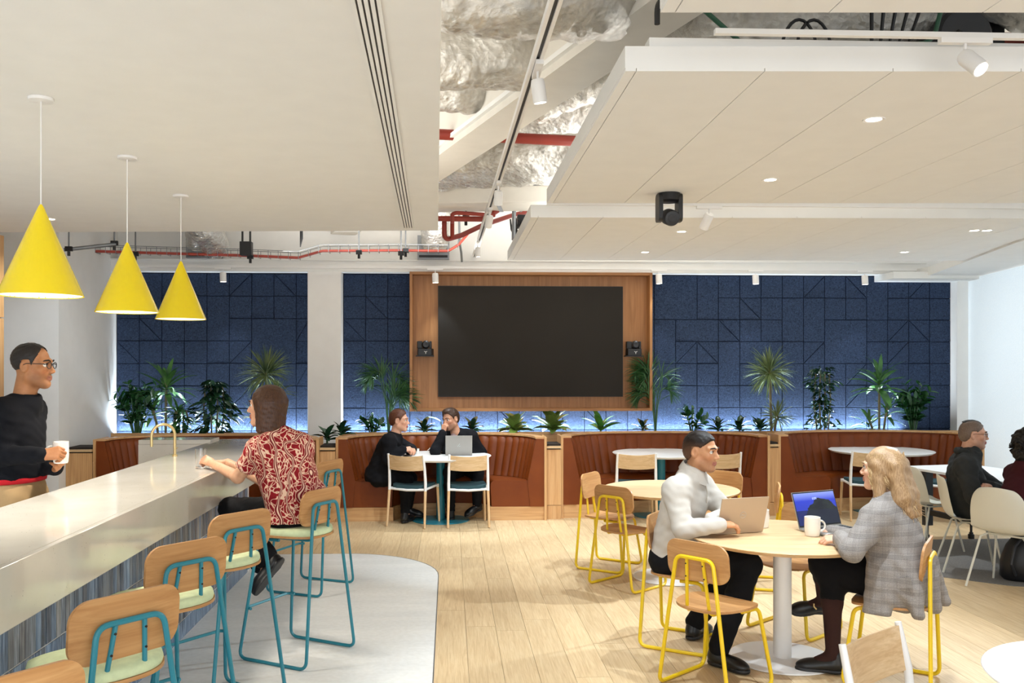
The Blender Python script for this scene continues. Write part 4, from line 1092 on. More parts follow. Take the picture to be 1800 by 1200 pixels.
pipe('sprinkler_pipe', 'vertical red pipe loop above the leftmost pendants', [D(352, 402, 10.6), D(346, 420, 10.6), D(358, 421, 10.6), D(364, 402, 10.6)], 0.04, M['redpipe'], 'pipe', GP)
# red cable run on a wire tray in front of the back wall
yc_ = 10.75
run = [(-10, 438), (120, 440), (250, 444), (430, 449), (524, 453), (566, 441), (700, 440), (788, 441), (806, 430), (830, 402)]
ct = thing('cable_tray', D(430, 449, yc_), 0, 'thin red cable run on a wire tray along the whole back wall', 'cable tray')
c0 = ct.location
P = [D(u, v, yc_) - c0 for u, v in run]
obj('cable', MB().tube(fillet(P, 0.1, 4), 0.016, 6), M['redcable'], ct)
obj('cable', MB().tube(fillet([p + Vector((0, 0.05, 0.012)) for p in P], 0.1, 4), 0.012, 6), M['redcable'], ct)
mb = MB()
for sy in (-0.05, 0.1): mb.tube(fillet([p + Vector((0, sy, 0.07)) for p in P[:-2]], 0.1, 3), 0.004, 4)
xx = P[0].x
def zat(x):
    for p, q in zip(P, P[1:]):
        if p.x <= x <= q.x: return p.z + (q.z - p.z) * (x - p.x) / max(1e-6, q.x - p.x)
    return P[-1].z
while xx < P[-2].x:
    z = zat(xx); mb.tube([(xx, -0.05, z + 0.07), (xx, -0.05, z - 0.02), (xx, 0.1, z - 0.02), (xx, 0.1, z + 0.07)], 0.0035, 4); xx += 0.12
tag(obj('tray_wires', mb, M['galv'], ct), kind='stuff')
def hanger(u, v, y, label, extra=True):
    p = D(u, v, y); t = thing('hanger_rod', p, 0, label, 'hanger', 'hanger rods with clamps')
    obj('rod', MB().tube([(0, 0, 0), (0, 0, 4.0 - p.z)], 0.009, 6), M['galv'], t)
    obj('clamp', MB().box(-0.035, 0.035, -0.02, 0.02, -0.02, 0.03).tube([(0, 0, -0.02), (0, 0, -0.07)], 0.016, 8), M['black'], t, smooth=False)
for u, v, y, lab in ((631, 444, 10.6, 'hanger rod with dark clamp right of the white column'), (705, 446, 10.6, 'left of two close hanger rods left of the vent box'), (713, 441, 10.65, 'right of two close hanger rods left of the vent box'),
                  (238, 447, 10.6, 'hanger rod with clamp behind the middle pendant'), (121, 438, 9.6, 'hanger rod at the left end of the grey bar'), (201, 428, 9.8, 'hanger rod at the right end of the grey bar'), (819, 384, 9.1, 'hanger rod holding the red pipes'), (440, 452, 10.6, 'hanger rod with clamp under the black hanging box')):
    hanger(u, v, y, lab)
pipe('support_bar', 'slanted grey support bar above the left pendants', [D(112, 439, 9.6), D(205, 429, 9.8)], 0.02, M['galv'], 'bar')
p = D(433, 449, 10.4); bx = thing('hanging_box', p, 0, 'small black box hanging from two rods above the left panels', 'box')
obj('housing', MB().box(-0.068, 0.068, -0.05, 0.05, 0, 0.16), M['black'], bx, smooth=False, bevel=0.006)
obj('hanger', MB().tube([(-0.045, 0, 0.15), (-0.045, 0, 4.0 - p.z)], 0.012, 6).tube([(0.045, 0, 0.15), (0.045, 0, 4.0 - p.z)], 0.012, 6), M['black'], bx)
p = D(528, 434, 10.4); bl = thing('cable_loop', p, 0, 'thin black hanging blade shaped cable end left of the beam', 'cable')
obj('cable', MB().tube([(0, 0, 0), (0.012, 0, 0.1), (0.015, 0, 4.0 - p.z)], [0.006, 0.018, 0.02], 8), M['black'], bl)
for u0, u1, v, y, lab in ((765, 822, 358, 9.6, 'dark bundle of cables at the left in the ceiling gap'), (812, 862, 352, 9.5, 'black curved cable tray beside the second spotlight')):
    a_, b_ = D(u0, v, y), D(u1, v - 2, y)
    t = thing('cable_bundle', a_, 0, lab, 'cable tray')
    mb = MB()
    for k in range(5): mb.tube([(0, 0.03 * k, 0.014 * (k % 2)), ((b_ - a_).x * 0.5, 0.03 * k, -0.03 + 0.01 * k), (*(b_ - a_).xy, 0.02)], 0.02, 6)
    obj('cables', mb, M['black'], t)
    obj('tray', MB().box(0, (b_ - a_).x, -0.03, 0.16, -0.05, -0.035), M['blackm'], t, smooth=False)
# grey angle frame and cables at the right end of the gap
fr_ = thing('steel_frame', D(930, 330, 9.3), 0, 'grey steel hanger frame at the right end of the ceiling gap', 'frame'); c0 = fr_.location
mb = MB()
for u in (916, 928, 936): mb.tube([D(u, 322, 9.3) - c0, D(u, 372, 9.3) - c0], 0.012, 6)
mb.tube([D(885, 323, 9.3) - c0, D(955, 325, 9.3) - c0], 0.016, 6).tube([D(885, 351, 9.3) - c0, D(952, 351, 9.3) - c0], 0.014, 6).tube([D(885, 323, 9.3) - c0, D(890, 323, 9.3) - c0, D(889, 350, 9.3) - c0], 0.012, 6)
obj('bars', mb, M['galv'], fr_)
obj('post', MB().tube([D(904, 330, 9.1) - c0, D(903, 422, 9.1) - c0], 0.022, 8), M['galv'], fr_)
obj('junction_box', MB().box(-0.13, 0.03, -0.1, 0.1, -0.42, -0.3), M['black'], fr_, smooth=False, bevel=0.005)
cb = thing('cable_coil', D(908, 405, 9.2), 0, 'tangle of black cables hanging under the steel frame', 'cable'); c0 = cb.location
for k in range(4):
    u = 897 + 5 * k
    obj('cable', MB().tube(fillet([D(u, 385, 9.2) - c0, D(u + 2, 405 + 4 * k, 9.2) - c0, D(u + 8, 412 - 2 * k, 9.15) - c0, D(u + 16, 388, 9.2) - c0], 0.05, 5), 0.009, 6), M['black'], cb)
pipe('cable', 'green-grey cable dropping to the bulkhead left of the last spotlight', [Vector((D(806, 425, 10.9).x, 10.9, 4.0)), D(808, 425, 10.9), D(811, 445, 11.0), D(812, 460, 11.05)], 0.014, M['galv'], 'cable')
# cables visible in the slot above the nearest raft
for k, (u, lab) in enumerate(((1400, 'black cable loop in the slot above the nearest raft, left one'), (1425, 'black cable loop in the slot above the nearest raft, right one'))):
    p0 = Vector((1.55 + 0.07 * k, 4.05, 3.18)); t = thing('cable_loop', p0, 0, lab, 'cable')
    obj('cable', MB().tube([(0.09 * (1 - math.cos(q)), 0.02, 0.20 * math.sin(q)) for q in [PI * j / 14 for j in range(15)]], 0.008, 6), M['black'], t)
pipe('cable', 'dark green cable arching over the near corner of the largest raft', [(0.86, 3.62, 3.17), (0.86, 3.62, 3.26), (0.95, 3.7, 3.33), (1.2, 3.8, 3.36), (1.5, 3.9, 4.0)], 0.012, M['black'], 'cable', None, 0.08)
pipe('cable', 'green cable stretched along the slot above the nearest raft', [(0.85, 3.7, 3.46), (1.35, 3.95, 3.20), (1.7, 4.0, 3.16), (2.3, 4.1, 3.30), (2.5, 4.15, 4.0)], 0.011, plain('green_cable', '2f5a44', 0.5), 'cable', None, 0.1)
p0 = Vector((2.5, 4.55, 3.22)); t = thing('fan_unit', p0, 0, 'dark ventilation unit in the slot above the nearest raft', 'unit')
obj('housing', MB().box(-0.35, 0.35, 0, 0.5, 0.06, 0.5), M['galv'], t, smooth=False, bevel=0.01)
obj('fan_drum', MB().lathe([(0.13, -0.1), (0.15, -0.08), (0.15, 0.1), (0.13, 0.12)], 24).xf(Matrix.Translation((0.1, -0.1, 0.2)) @ Matrix.Rotation(PI / 2, 4, 'X')), M['blackm'], t)
obj('bracket', MB().box(0.38, 0.44, 0, 0.4, 0.02, 0.5), M['black'], t, smooth=False)
for k, (x, lab) in enumerate(((3.15, 'black cable bundle in the slot above the nearest raft, far right'), (2.05, 'black cable bundle in the slot above the nearest raft, middle'))):
    t = thing('cable_bundle', (x, 4.2, 3.24), 0, lab, 'cable')
    for j in range(5): obj('cable', MB().tube([(0.1 * j * 0.6, 0, 0.25), (0.05 * j, 0.02 * j, 0.05), (0.12 * j + 0.1, 0.05, 0.02), (0.5, 0.03 * j, 0.12 + 0.02 * j)], 0.010, 6), M['black'], t)
# ================================================================== PLANTS
prn = random.Random(11)
def m_leaf(name, a, b, rough=0.3, edge=None, hue=0.06):
    t = NT(name); v = t.coords((1, 1, 1), rnd=True); n = t.noise(v, 8, 2)
    col = t.ramp(n, [(0.3, a), (0.7, b)])
    if edge:
        tc = t.n('ShaderNodeTexCoord'); wv = t.n('ShaderNodeTexWave', wave_type='BANDS'); wv.inputs['Scale'].default_value = 22; wv.inputs['Distortion'].default_value = 2.0
        t.l(tc.outputs['Object'], wv.inputs['Vector']); col = t.mix(col, edge, t.math('MULTIPLY', wv.outputs['Fac'], 0.45))
    t.b.inputs['Transmission Weight'].default_value = 0.0
    return t.done(col, rough, spec=0.5)
M['zz'] = m_leaf('glossy_dark_leaf', '16351c', '2b5a2b', 0.22)
M['ficus'] = m_leaf('deep_green_leaf', '12291a', '23452a', 0.25)
M['palm'] = m_leaf('palm_leaf', '24482a', '3f6b38', 0.35)
M['marg'] = m_leaf('thin_dracaena_leaf', '3a5230', '76834a', 0.4)
M['drac'] = m_leaf('broad_dracaena_leaf', '1f4a26', '4a7a35', 0.3)
M['cala'] = m_leaf('striped_calathea_leaf', '2c4d22', '587a30', 0.35, 'a8b858')
M['agl'] = m_leaf('fresh_green_leaf', '2a6a2a', '58943c', 0.3)
M['stem'] = plain('plant_stem', '6d6348', 0.8, var=0.1, nscale=30)
M['gstem'] = plain('green_stem', '38552c', 0.6, var=0.1)
def leaf_pts(base, d, L, W, droop, roll=0.0, n=5, fold=0.12):
    d = Vector(d).normalized(); side = d.cross(Vector((0, 0, 1)))
    if side.length < 1e-3: side = Vector((1, 0, 0))
    side.normalize(); side = (Matrix.Rotation(roll, 3, d) @ side)
    rows = []; p = Vector(base); dd = d.copy()
    for i in range(n + 1):
        t = i / n; wv = W * 0.5 * (math.sin(PI * min(1, t * 0.93 + 0.07)) ** 0.75) + 0.0006
        nrm = side.cross(dd).normalized()
        rows.append([p - side * wv + nrm * wv * fold * 2, p.copy(), p + side * wv + nrm * wv * fold * 2])
        dd = (dd + Vector((0, 0, -droop / n))).normalized(); p = p + dd * (L / n)
    return rows
def thing_plant(u, v, y, label, cat='plant', group='plants along the blue wall'):
    p = D(u, v, y); return thing('potted_plant', (p.x, y, 0.862), 0, label, cat, group), p.z - 0.862
def rdir(el0, el1, az=None):
    a = prn.uniform(0, 2 * PI) if az is None else az; e = math.radians(prn.uniform(el0, el1))
    return Vector((math.cos(a) * math.cos(e), math.sin(a) * math.cos(e) * 0.55, math.sin(e)))
PX = 0.00716
def zz(u, ws, top, label, y=11.20, ns=9, m='zz', ll=0.085, lw=0.036):
    """stems with paired glossy leaves; ws = half width in m, top = height in m"""
    t, _ = thing_plant(u, 760, y, label); t.scale = (1, 0.7, 1)
    for k in range(ns):
        az = 2 * PI * (k + 0.5) / ns + prn.uniform(-.2, .2); lean = prn.uniform(0.25, 1.0); H_ = top * prn.uniform(0.65, 1.0) * (1.08 - 0.3 * lean)
        ex = ws * lean * math.cos(az); ey = min(0.18, ws * 0.4) * lean * math.sin(az)
        pts = [Vector((ex * 0.1, ey * 0.1, 0)), Vector((ex * 0.3, ey * 0.3, H_ * 0.4)), Vector((ex * 0.65, ey * 0.65, H_ * 0.8)), Vector((ex, ey, H_))]
        pts = fillet(pts, 0.2, 4)
        mb = MB().tube(pts, [0.011 - 0.007 * i / (len(pts) - 1) for i in range(len(pts))], 5)
        for i in range(4, 17):
            tt = i / 16.0; j = tt * (len(pts) - 1); a = pts[int(j)].lerp(pts[min(int(j) + 1, len(pts) - 1)], j - int(j))
            tan = (pts[min(int(j) + 1, len(pts) - 1)] - pts[int(min(j, len(pts) - 2))]).normalized()
            sd = tan.cross(Vector((math.sin(az), -math.cos(az), 0.3))).normalized()
            for s in (-1, 1):
                d = (tan * 0.55 + sd * s * 0.9 + Vector((0, -0.2, 0.1))).normalized()
                mb.sheet(leaf_pts(a, d, ll * prn.uniform(.8, 1.15), lw, 0.25, prn.uniform(-.5, .5), 3))
        obj('frond', mb, M[m], t, angle=80)
    return t
def marginata(u, heads, label, y=11.19, L=0.34):
    t, _ = thing_plant(u, 760, y, label); t.scale = (1, 0.72, 1)
    for (uh, vh, n, Lh) in heads:
        q = D(uh, vh, y); hx, hz = q.x - t.location.x, q.z - 0.862
        obj('stem', MB().tube(fillet([(hx * 0.4, 0, 0), (hx * 0.6, 0.01, hz * 0.5), (hx, 0, hz)], 0.15, 4), 0.017, 7), M['stem'], t)
        mb = MB()
        for k in range(n):
            d = rdir(-35, 88); mb.sheet(leaf_pts((hx, 0, hz - prn.uniform(0, 0.07)), d, Lh * prn.uniform(.75, 1.1), 0.013, prn.uniform(0.4, 1.1), prn.uniform(-1, 1), 5))
        tag(obj('foliage', mb, M['marg'], t, angle=80), kind='stuff')
    return t
def palm(u, vt, half, label, y=11.20, nf=9, base=760):
    t, _ = thing_plant(u, 760, y, label); Z = D(u, vt, y).z - 0.862; t.scale = (1, 0.6, 1)
    for k in range(nf):
        az = prn.choice((0, PI)) + prn.uniform(-.8, .8); ex = half * prn.uniform(.35, 1.05) * (1 if math.cos(az) > 0 else -1); H_ = Z * prn.uniform(.55, 1.0)
        ey = prn.uniform(-.10, .12)
        pts = [Vector((0, 0, 0)), Vector((ex * .1, ey * .2, H_ * .55)), Vector((ex * .35, ey * .5, H_ * .97)), Vector((ex * .75, ey, H_ * .98)), Vector((ex, ey, H_ * .86))]
        pts = fillet(pts, 0.3, 5); n = len(pts)
        mb = MB().tube(pts, [0.010 - 0.007 * i / (n - 1) for i in range(n)], 5)
        for i in range(10, 30):
            tt = i / 30; j = tt * (n - 1); i0 = int(j); a = pts[i0].lerp(pts[i0 + 1], j - i0); tan = (pts[i0 + 1] - pts[i0]).normalized()
            sd = tan.cross(Vector((0, 1, 0.2))).normalized()
            for s in (-1, 1):
                d = (tan * 0.8 + sd * s * 0.5 + Vector((0, prn.uniform(-.35, .35), 0))).normalized()
                mb.sheet(leaf_pts(a, d, 0.24 * math.sin(PI * (0.15 + 0.8 * (tt - .3) / .7)) ** .6 + .04, 0.016, 0.5, prn.uniform(-.6, .6), 4))
        obj('frond', mb, M['palm'], t, angle=80)
    return t
def broad(u, heads, label, y=11.20, m='drac', W=0.052):
    t, _ = thing_plant(u, 760, y, label); t.scale = (1, 0.42, 1); lm = []
    for k in range(4): lm.append(mk('leaf', MB().sheet(leaf_pts((0, 0, 0), (1, 0, 0.25), 0.36, W, 0.55 + 0.25 * k, 0, 6)), M[m], True, 80))
    for (uh, vh, n, s) in heads:
        q = D(uh, vh, y); hx, hz = q.x - t.location.x, q.z - 0.862
        obj('stem', MB().tube(fillet([(hx * 0.5, 0, 0), (hx * 0.7, 0.01, hz * 0.5), (hx, 0, hz)], 0.15, 4), 0.016, 7), M['stem'], t)
        for k in range(n):
            o = obj('leaf', lm[k % 4], None, t); f = k / n
            o.location = (hx, 0, hz - 0.16 * (1 - f)); o.rotation_euler = (prn.uniform(-.3, .3), -math.radians(-10 + 85 * f + prn.uniform(-10, 10)), k * 2.4 + prn.uniform(-.3, .3)); sc = s * prn.uniform(.75, 1.05) * (1.1 - 0.3 * f); o.scale = (sc, sc, sc)
    return t
def ficus(u, half, vt, label, y=11.20, n=260, m='ficus', L=0.095, W=0.042):
    t, _ = thing_plant(u, 760, y, label); Z = D(u, vt, y).z - 0.862; t.scale = (1, 0.75, 1); mb = MB()
    for k in range(4):
        x = half * (k - 1.5) * 0.35
        obj('stem', MB().tube([(x * .6, 0, 0), (x, 0.02, Z * .5), (x * .8, 0, Z * .9)], 0.010, 6), M['stem'], t)
    for k in range(n):
        z = Z * prn.uniform(0.05, 1.0); r_ = half * math.sqrt(prn.random()) * (0.75 + 0.35 * math.sin(z * 9 + u)) * (1 if z < Z * .85 else .6); a = prn.uniform(0, 2 * PI)
        b = Vector((r_ * math.cos(a), 0.5 * r_ * math.sin(a), z)); d = Vector((math.cos(a), math.sin(a) * .8, prn.uniform(-.6, .5)))
        mb.sheet(leaf_pts(b, d, L * prn.uniform(.7, 1.2), W, 0.6, prn.uniform(-.6, .6), 3))
    tag(obj('foliage', mb, M[m], t, angle=80), kind='stuff')
    return t
def rosette(u, n, L, W, label, m='cala', y=11.2, z=0.862, el=(15, 80), v=760):
    p = D(u, v, y); t = thing('leafy_plant', (p.x, y, z), 0, label, 'plant', 'low leafy plants in the planter trough'); t.scale = (1, 0.6, 1); ms = []
    for k in range(3): ms.append(mk('leaf', MB().sheet(leaf_pts((0, 0, 0), (1, 0, 0), L, W, 0.5 + 0.3 * k, 0, 5, 0.18)), M[m], True, 80))
    for k in range(n):
        f = (k + 0.5) / n; e = math.radians(el[0] + (el[1] - el[0]) * f)
        o = obj('leaf', ms[k % 3], None, t); o.rotation_euler = (prn.uniform(-.4, .4), -e, k * 2.4 + prn.uniform(-.3, .3)); o.location = (0, 0, 0.03 + 0.05 * f); s = prn.uniform(.8, 1.1); o.scale = (s, s, s)
    obj('stem', MB().tube([(0, 0, 0), (0, 0, 0.09)], 0.012, 6), M['gstem'], t)
    return t
zz(240, 0.36, 0.76, 'dense glossy dark plant in the left corner by the white wall', ns=18, ll=0.11, lw=0.05)
broad(290, [(292, 672, 28, 1.35), (312, 722, 16, .95), (268, 716, 14, .95)], 'tall broad leaved dracaena left behind the bar')
ficus(376, 0.25, 668, 'dark bushy plant behind the tap and the water glass', n=280, L=0.15, W=0.062)
ficus(318, 0.16, 715, 'small bushy green plant behind the brass tap', n=110, m='zz', L=0.12, W=0.045)
marginata(468, [(468, 655, 190, 0.38), (452, 728, 70, 0.24), (488, 690, 50, .26)], 'thin-leaved dracaena above the head of the woman at the bar')
zz(655, 0.20, 0.34, 'small glossy plant left of the two seated men', ns=6, ll=0.075)
palm(683, 648, 0.33, 'feathery palm left of the screen surround')
rosette(905, 24, 0.27, 0.11, 'striped light green plant, left of the pair in the middle', z=0.90)
rosette(970, 24, 0.29, 0.12, 'striped light green plant, right of the pair above the planter end', z=0.91)
rosette(1056, 10, 0.31, 0.11, 'fresh green broad leaf plant below the screen surround', 'agl', z=0.90, el=(35, 80))
rosette(1130, 9, 0.17, 0.06, 'small dark rosette plant left of the palm trunk at the right', 'ficus', z=0.90)
palm(1152, 632, 0.30, 'feathery palm overlapping the right edge of the screen surround', nf=10)
zz(1217, 0.22, 0.42, 'arching glossy plant just right of the right palm', ns=6, ll=0.085)
for u, lab in ((1262, 'low dark leafy plant behind the head of the man in white, left'), (1300, 'low dark leafy plant, middle one right of the man in white'), (1336, 'low dark leafy plant left of the thin-leaved dracaena stems')):
    rosette(u, 12, 0.20, 0.07, lab, 'ficus', z=0.90)
marginata(1358, [(1353, 652, 190, 0.36), (1366, 730, 90, 0.26)], 'thin-leaved dracaena with two heads right of centre')
ficus(1446, 0.21, 645, 'tall narrow dark bush between two dracaenas', n=330)
broad(1545, [(1546, 666, 28, 1.4), (1528, 738, 16, .95), (1560, 715, 14, .95)], 'tall broad leaved dracaena near the window')
zz(1605, 0.34, 0.74, 'large glossy plant at the right end of the planter', ns=17, ll=0.115, lw=0.05)
for u, y, z, lab in ((575, 10.35, 0.86, 'low leafy plant on the planter end left of the men'), (600, 10.7, 0.90, 'low leafy plant behind the left corner of the men\'s booth'), (745, 11.2, 0.90, 'low dark plant between the two men'), (830, 11.2, 0.90, 'low dark plant right of the second man')):
    rosette(u, 12, 0.20, 0.075, lab, 'ficus', y=y, z=z)
p = D(775, 745, 11.2); t = thing('peace_lily', (p.x, 11.2, 0.862), 0, 'pale leaf standing by the raised hand of the second man', 'plant')
obj('leaf', MB().sheet(leaf_pts((0, 0, 0.2), (-0.8, 0, 0.5), 0.2, 0.06, 0.5, 0.4, 6)), M['agl'], t, angle=80)
obj('leaf', MB().sheet(leaf_pts((0, 0, 0.12), (0.7, -0.2, 0.6), 0.16, 0.06, 0.7, 0.2, 6)), M['agl'], t, angle=80)
obj('stem', MB().tube([(0.02, 0, 0), (0, 0, 0.2)], 0.006, 6), M['gstem'], t)
# ================================================================== PEOPLE: implicit bodies meshed with surface nets
V3 = lambda p: np.array(tuple(p), dtype=np.float32)
class Field:
    def __init__(s): s.p = []
    def cap(s, a, b, ra, rb=None, k=0.02, sub=False): s.p.append(('c', V3(a), V3(b), ra, ra if rb is None else rb, k, sub)); return s
    def ell(s, c, r, R=None, k=0.02, sub=False):
        s.p.append(('e', V3(c), np.array(r, np.float32), np.eye(3, dtype=np.float32) if R is None else np.array(R, np.float32), None, k, sub)); return s
    def plane(s, n, d, k=0.004): s.p.append(('p', V3(n), d, None, None, k, True)); return s      # cut away where n.x > d
    def bounds(s):
        lo, hi = [], []
        for q in s.p:
            if q[6]: continue
            if q[0] == 'c': m = max(q[3], q[4]); lo.append(np.minimum(q[1], q[2]) - m); hi.append(np.maximum(q[1], q[2]) + m)
            else: m = float(q[2].max()); lo.append(q[1] - m); hi.append(q[1] + m)
        return np.min(lo, 0), np.max(hi, 0)
    def mesh(s, h, wrinkle=0.0, wfreq=22.0, seed=0.0, smooth=1):
        lo, hi = s.bounds(); lo = lo - 3 * h - wrinkle; hi = hi + 3 * h + wrinkle
        n = np.ceil((hi - lo) / h).astype(int) + 1
        f = np.full(n, 0.3, np.float32)
        ax = [lo[i] + h * np.arange(n[i], dtype=np.float32) for i in range(3)]
        for q in s.p:
            if q[0] == 'p':
                X, Y, Z = np.ix_(*ax); d = X * q[1][0] + Y * q[1][1] + Z * q[1][2] - q[2]
                f = np.maximum(f, d); continue
            if q[0] == 'c': m = max(q[3], q[4]); a, b = np.minimum(q[1], q[2]) - m, np.maximum(q[1], q[2]) + m
            else: m = float(q[2].max()); a, b = q[1] - m, q[1] + m
            mg = q[5] * 1.5 + 3 * h
            i0 = np.clip(np.floor((a - mg - lo) / h).astype(int), 0, n - 1); i1 = np.clip(np.ceil((b + mg - lo) / h).astype(int) + 1, 1, n)
            sl = tuple(slice(i0[k], i1[k]) for k in range(3))
            X, Y, Z = np.ix_(*[ax[k][sl[k]] for k in range(3)])
            if q[0] == 'c':
                ab = q[2] - q[1]; L2 = float(ab @ ab) + 1e-9
                px, py, pz = X - q[1][0], Y - q[1][1], Z - q[1][2]
                t = np.clip((px * ab[0] + py * ab[1] + pz * ab[2]) / L2, 0, 1)
                d = np.sqrt((px - t * ab[0]) ** 2 + (py - t * ab[1]) ** 2 + (pz - t * ab[2]) ** 2) - (q[3] + (q[4] - q[3]) * t)
            else:
                px, py, pz = X - q[1][0], Y - q[1][1], Z - q[1][2]; R = q[3]
                u = [(px * R[0, i] + py * R[1, i] + pz * R[2, i]) / q[2][i] for i in range(3)]
                k0 = np.sqrt(u[0] ** 2 + u[1] ** 2 + u[2] ** 2); k1 = np.sqrt((u[0] / q[2][0]) ** 2 + (u[1] / q[2][1]) ** 2 + (u[2] / q[2][2]) ** 2) + 1e-6
                d = k0 * (k0 - 1) / k1
            g = f[sl]; k = q[5]
            if q[6]:
                hh = np.maximum(k - np.abs(g + d), 0) / k; f[sl] = np.maximum(g, -d) + hh * hh * k * 0.25
            else:
                hh = np.maximum(k - np.abs(g - d), 0) / k; f[sl] = np.minimum(g, d) - hh * hh * k * 0.25
        if wrinkle:
            X, Y, Z = np.ix_(*ax); w0 = wfreq * (3.3 if wfreq < 60 else 1.0)
            wv = np.sin(w0 * (X + 0.6 * Z) + 2.1 * np.sin(w0 * 0.35 * Y + seed) + seed) * np.sin(w0 * 0.7 * (Z - 0.4 * Y) + 1.7 * np.sin(w0 * 0.3 * X) + 2 * seed)
            wv = wv + 0.5 * np.sin(w0 * 1.9 * (Z + 0.3 * X + 0.3 * Y) + 3 * np.sin(w0 * 0.4 * (X - Y)) + seed)
            f = f + wrinkle * wv.astype(np.float32)
        return snets(f, lo, h)
def snets(f, lo, h):
    f = f.copy()
    f[0], f[-1] = 0.1, 0.1; f[:, 0], f[:, -1] = 0.1, 0.1; f[:, :, 0], f[:, :, -1] = 0.1, 0.1
    s = f < 0
    cs = [(i, j, k) for i in (0, 1) for j in (0, 1) for k in (0, 1)]
    nx, ny, nz = f.shape
    cnt = sum(s[i:nx - 1 + i, j:ny - 1 + j, k:nz - 1 + k].astype(np.int8) for i, j, k in cs)
    idx = np.argwhere((cnt > 0) & (cnt < 8))
    vals = {c: f[idx[:, 0] + c[0], idx[:, 1] + c[1], idx[:, 2] + c[2]] for c in cs}
    acc = np.zeros((len(idx), 3), np.float32); num = np.zeros(len(idx), np.float32)
    for a in cs:
        for ax in range(3):
            if a[ax]: continue
            b = list(a); b[ax] = 1; b = tuple(b)
            va, vb = vals[a], vals[b]; m = (va < 0) != (vb < 0)
            t = np.where(m, va / np.where(m, va - vb, 1), 0)
            for d in range(3): acc[:, d] += np.where(m, a[d] + (t if d == ax else 0), 0)
            num += m
    pos = (idx + acc / num[:, None]) * h + lo
    vid = np.full((nx - 1, ny - 1, nz - 1), -1, np.int32); vid[idx[:, 0], idx[:, 1], idx[:, 2]] = np.arange(len(idx))
    faces = []
    for ax in range(3):
        o1, o2 = [d for d in range(3) if d != ax]
        A = np.take(s, range(f.shape[ax] - 1), ax); B_ = np.take(s, range(1, f.shape[ax]), ax)
        e = np.argwhere(A != B_); e = e[(e[:, o1] > 0) & (e[:, o2] > 0) & (e[:, o1] < f.shape[o1] - 1) & (e[:, o2] < f.shape[o2] - 1)]
        ins = A[e[:, 0], e[:, 1], e[:, 2]]
        def cell(d1, d2):
            c = e.copy(); c[:, o1] -= d1; c[:, o2] -= d2; return vid[c[:, 0], c[:, 1], c[:, 2]]
        q = np.stack([cell(1, 1), cell(0, 1), cell(0, 0), cell(1, 0)], 1)
        flip = ins if ax != 1 else ~ins
        q[~flip] = q[~flip][:, ::-1]
        faces.append(q)
    return pos, np.concatenate(faces)
def np_mesh(name, parts, mats, tints=None):
    vs, fs, mi = [], [], []; o = 0
    for i, (v, f) in enumerate(parts):
        vs.append(v); fs.append(f + o); o += len(v)
    v = np.concatenate(vs).astype(np.float32); f = np.concatenate(fs).astype(np.int32)
    me = bpy.data.meshes.new(name); me.vertices.add(len(v)); me.vertices.foreach_set('co', v.ravel())
    me.loops.add(f.size); me.loops.foreach_set('vertex_index', f.ravel()); me.polygons.add(len(f))
    me.polygons.foreach_set('loop_start', np.arange(0, f.size, 4, dtype=np.int32))
    me.update(calc_edges=True); me.polygons.foreach_set('use_smooth', np.ones(len(f), bool))
    for m in mats: me.materials.append(m)
    if tints is not None:
        at = me.color_attributes.new('tint', 'FLOAT_COLOR', 'POINT')
        at.data.foreach_set('color', np.concatenate(tints).astype(np.float32).ravel())
    return me
def m_skin(name, c):
    t = NT(name); at = t.n('ShaderNodeVertexColor', layer_name='tint'); v = t.coords(); n = t.noise(v, 45, 3)
    col = t.mix(at.outputs['Color'], t.ramp(n, [(0.3, 'e6d8d2'), (0.7, 'ffffff')]), 0.5, 'MULTIPLY')
    t.bump(t.noise(v, 320, 2), 0.08, 0.001)
    t.b.inputs['Subsurface Weight'].default_value = 0.08; t.b.inputs['Subsurface Radius'].default_value = (0.012, 0.005, 0.003); t.b.inputs['Subsurface Scale'].default_value = 0.3
    return t.done(col, 0.48, spec=0.35)
def m_cloth(name, c, var=0.05, scale=300, bump=0.15, rough=0.9):
    return plain(name, c, rough, var=var, nscale=9, bump=bump, bscale=scale, spec=0.2)
def m_hair(name, a, b):
    t = NT(name); v = t.coords((1, 1, 0.14)); n = t.noise(v, 210, 3, 0.6); t.bump(n, 0.5, 0.003)
    return t.done(t.ramp(n, [(0.25, a), (0.75, b)]), 0.45, spec=0.4)
def m_faded(name, hair, skin):
    t = NT(name); at = t.n('ShaderNodeVertexColor', layer_name='tint'); v = t.coords(); n = t.noise(v, 260, 3, 0.6); t.bump(n, 0.5, 0.003)
    sp = t.n('ShaderNodeSeparateColor'); t.l(at.outputs['Color'], sp.inputs[0])
    f = t.math('ADD', sp.outputs[0], t.math('MULTIPLY', t.math('SUBTRACT', n, 0.5), 0.5)); f = t.math('MINIMUM', t.math('MAXIMUM', f, 0.0), 1.0)
    return t.done(t.mix(skin, hair, f), 0.5, spec=0.3)
def frame(fwd, up=(0, 0, 1)):
    f = Vector(fwd).normalized(); r = f.cross(Vector(up)).normalized(); u = r.cross(f)
    return r, f, u
def rot3(r, f, u): return np.array([[r.x, f.x, u.x], [r.y, f.y, u.y], [r.z, f.z, u.z]], np.float32)

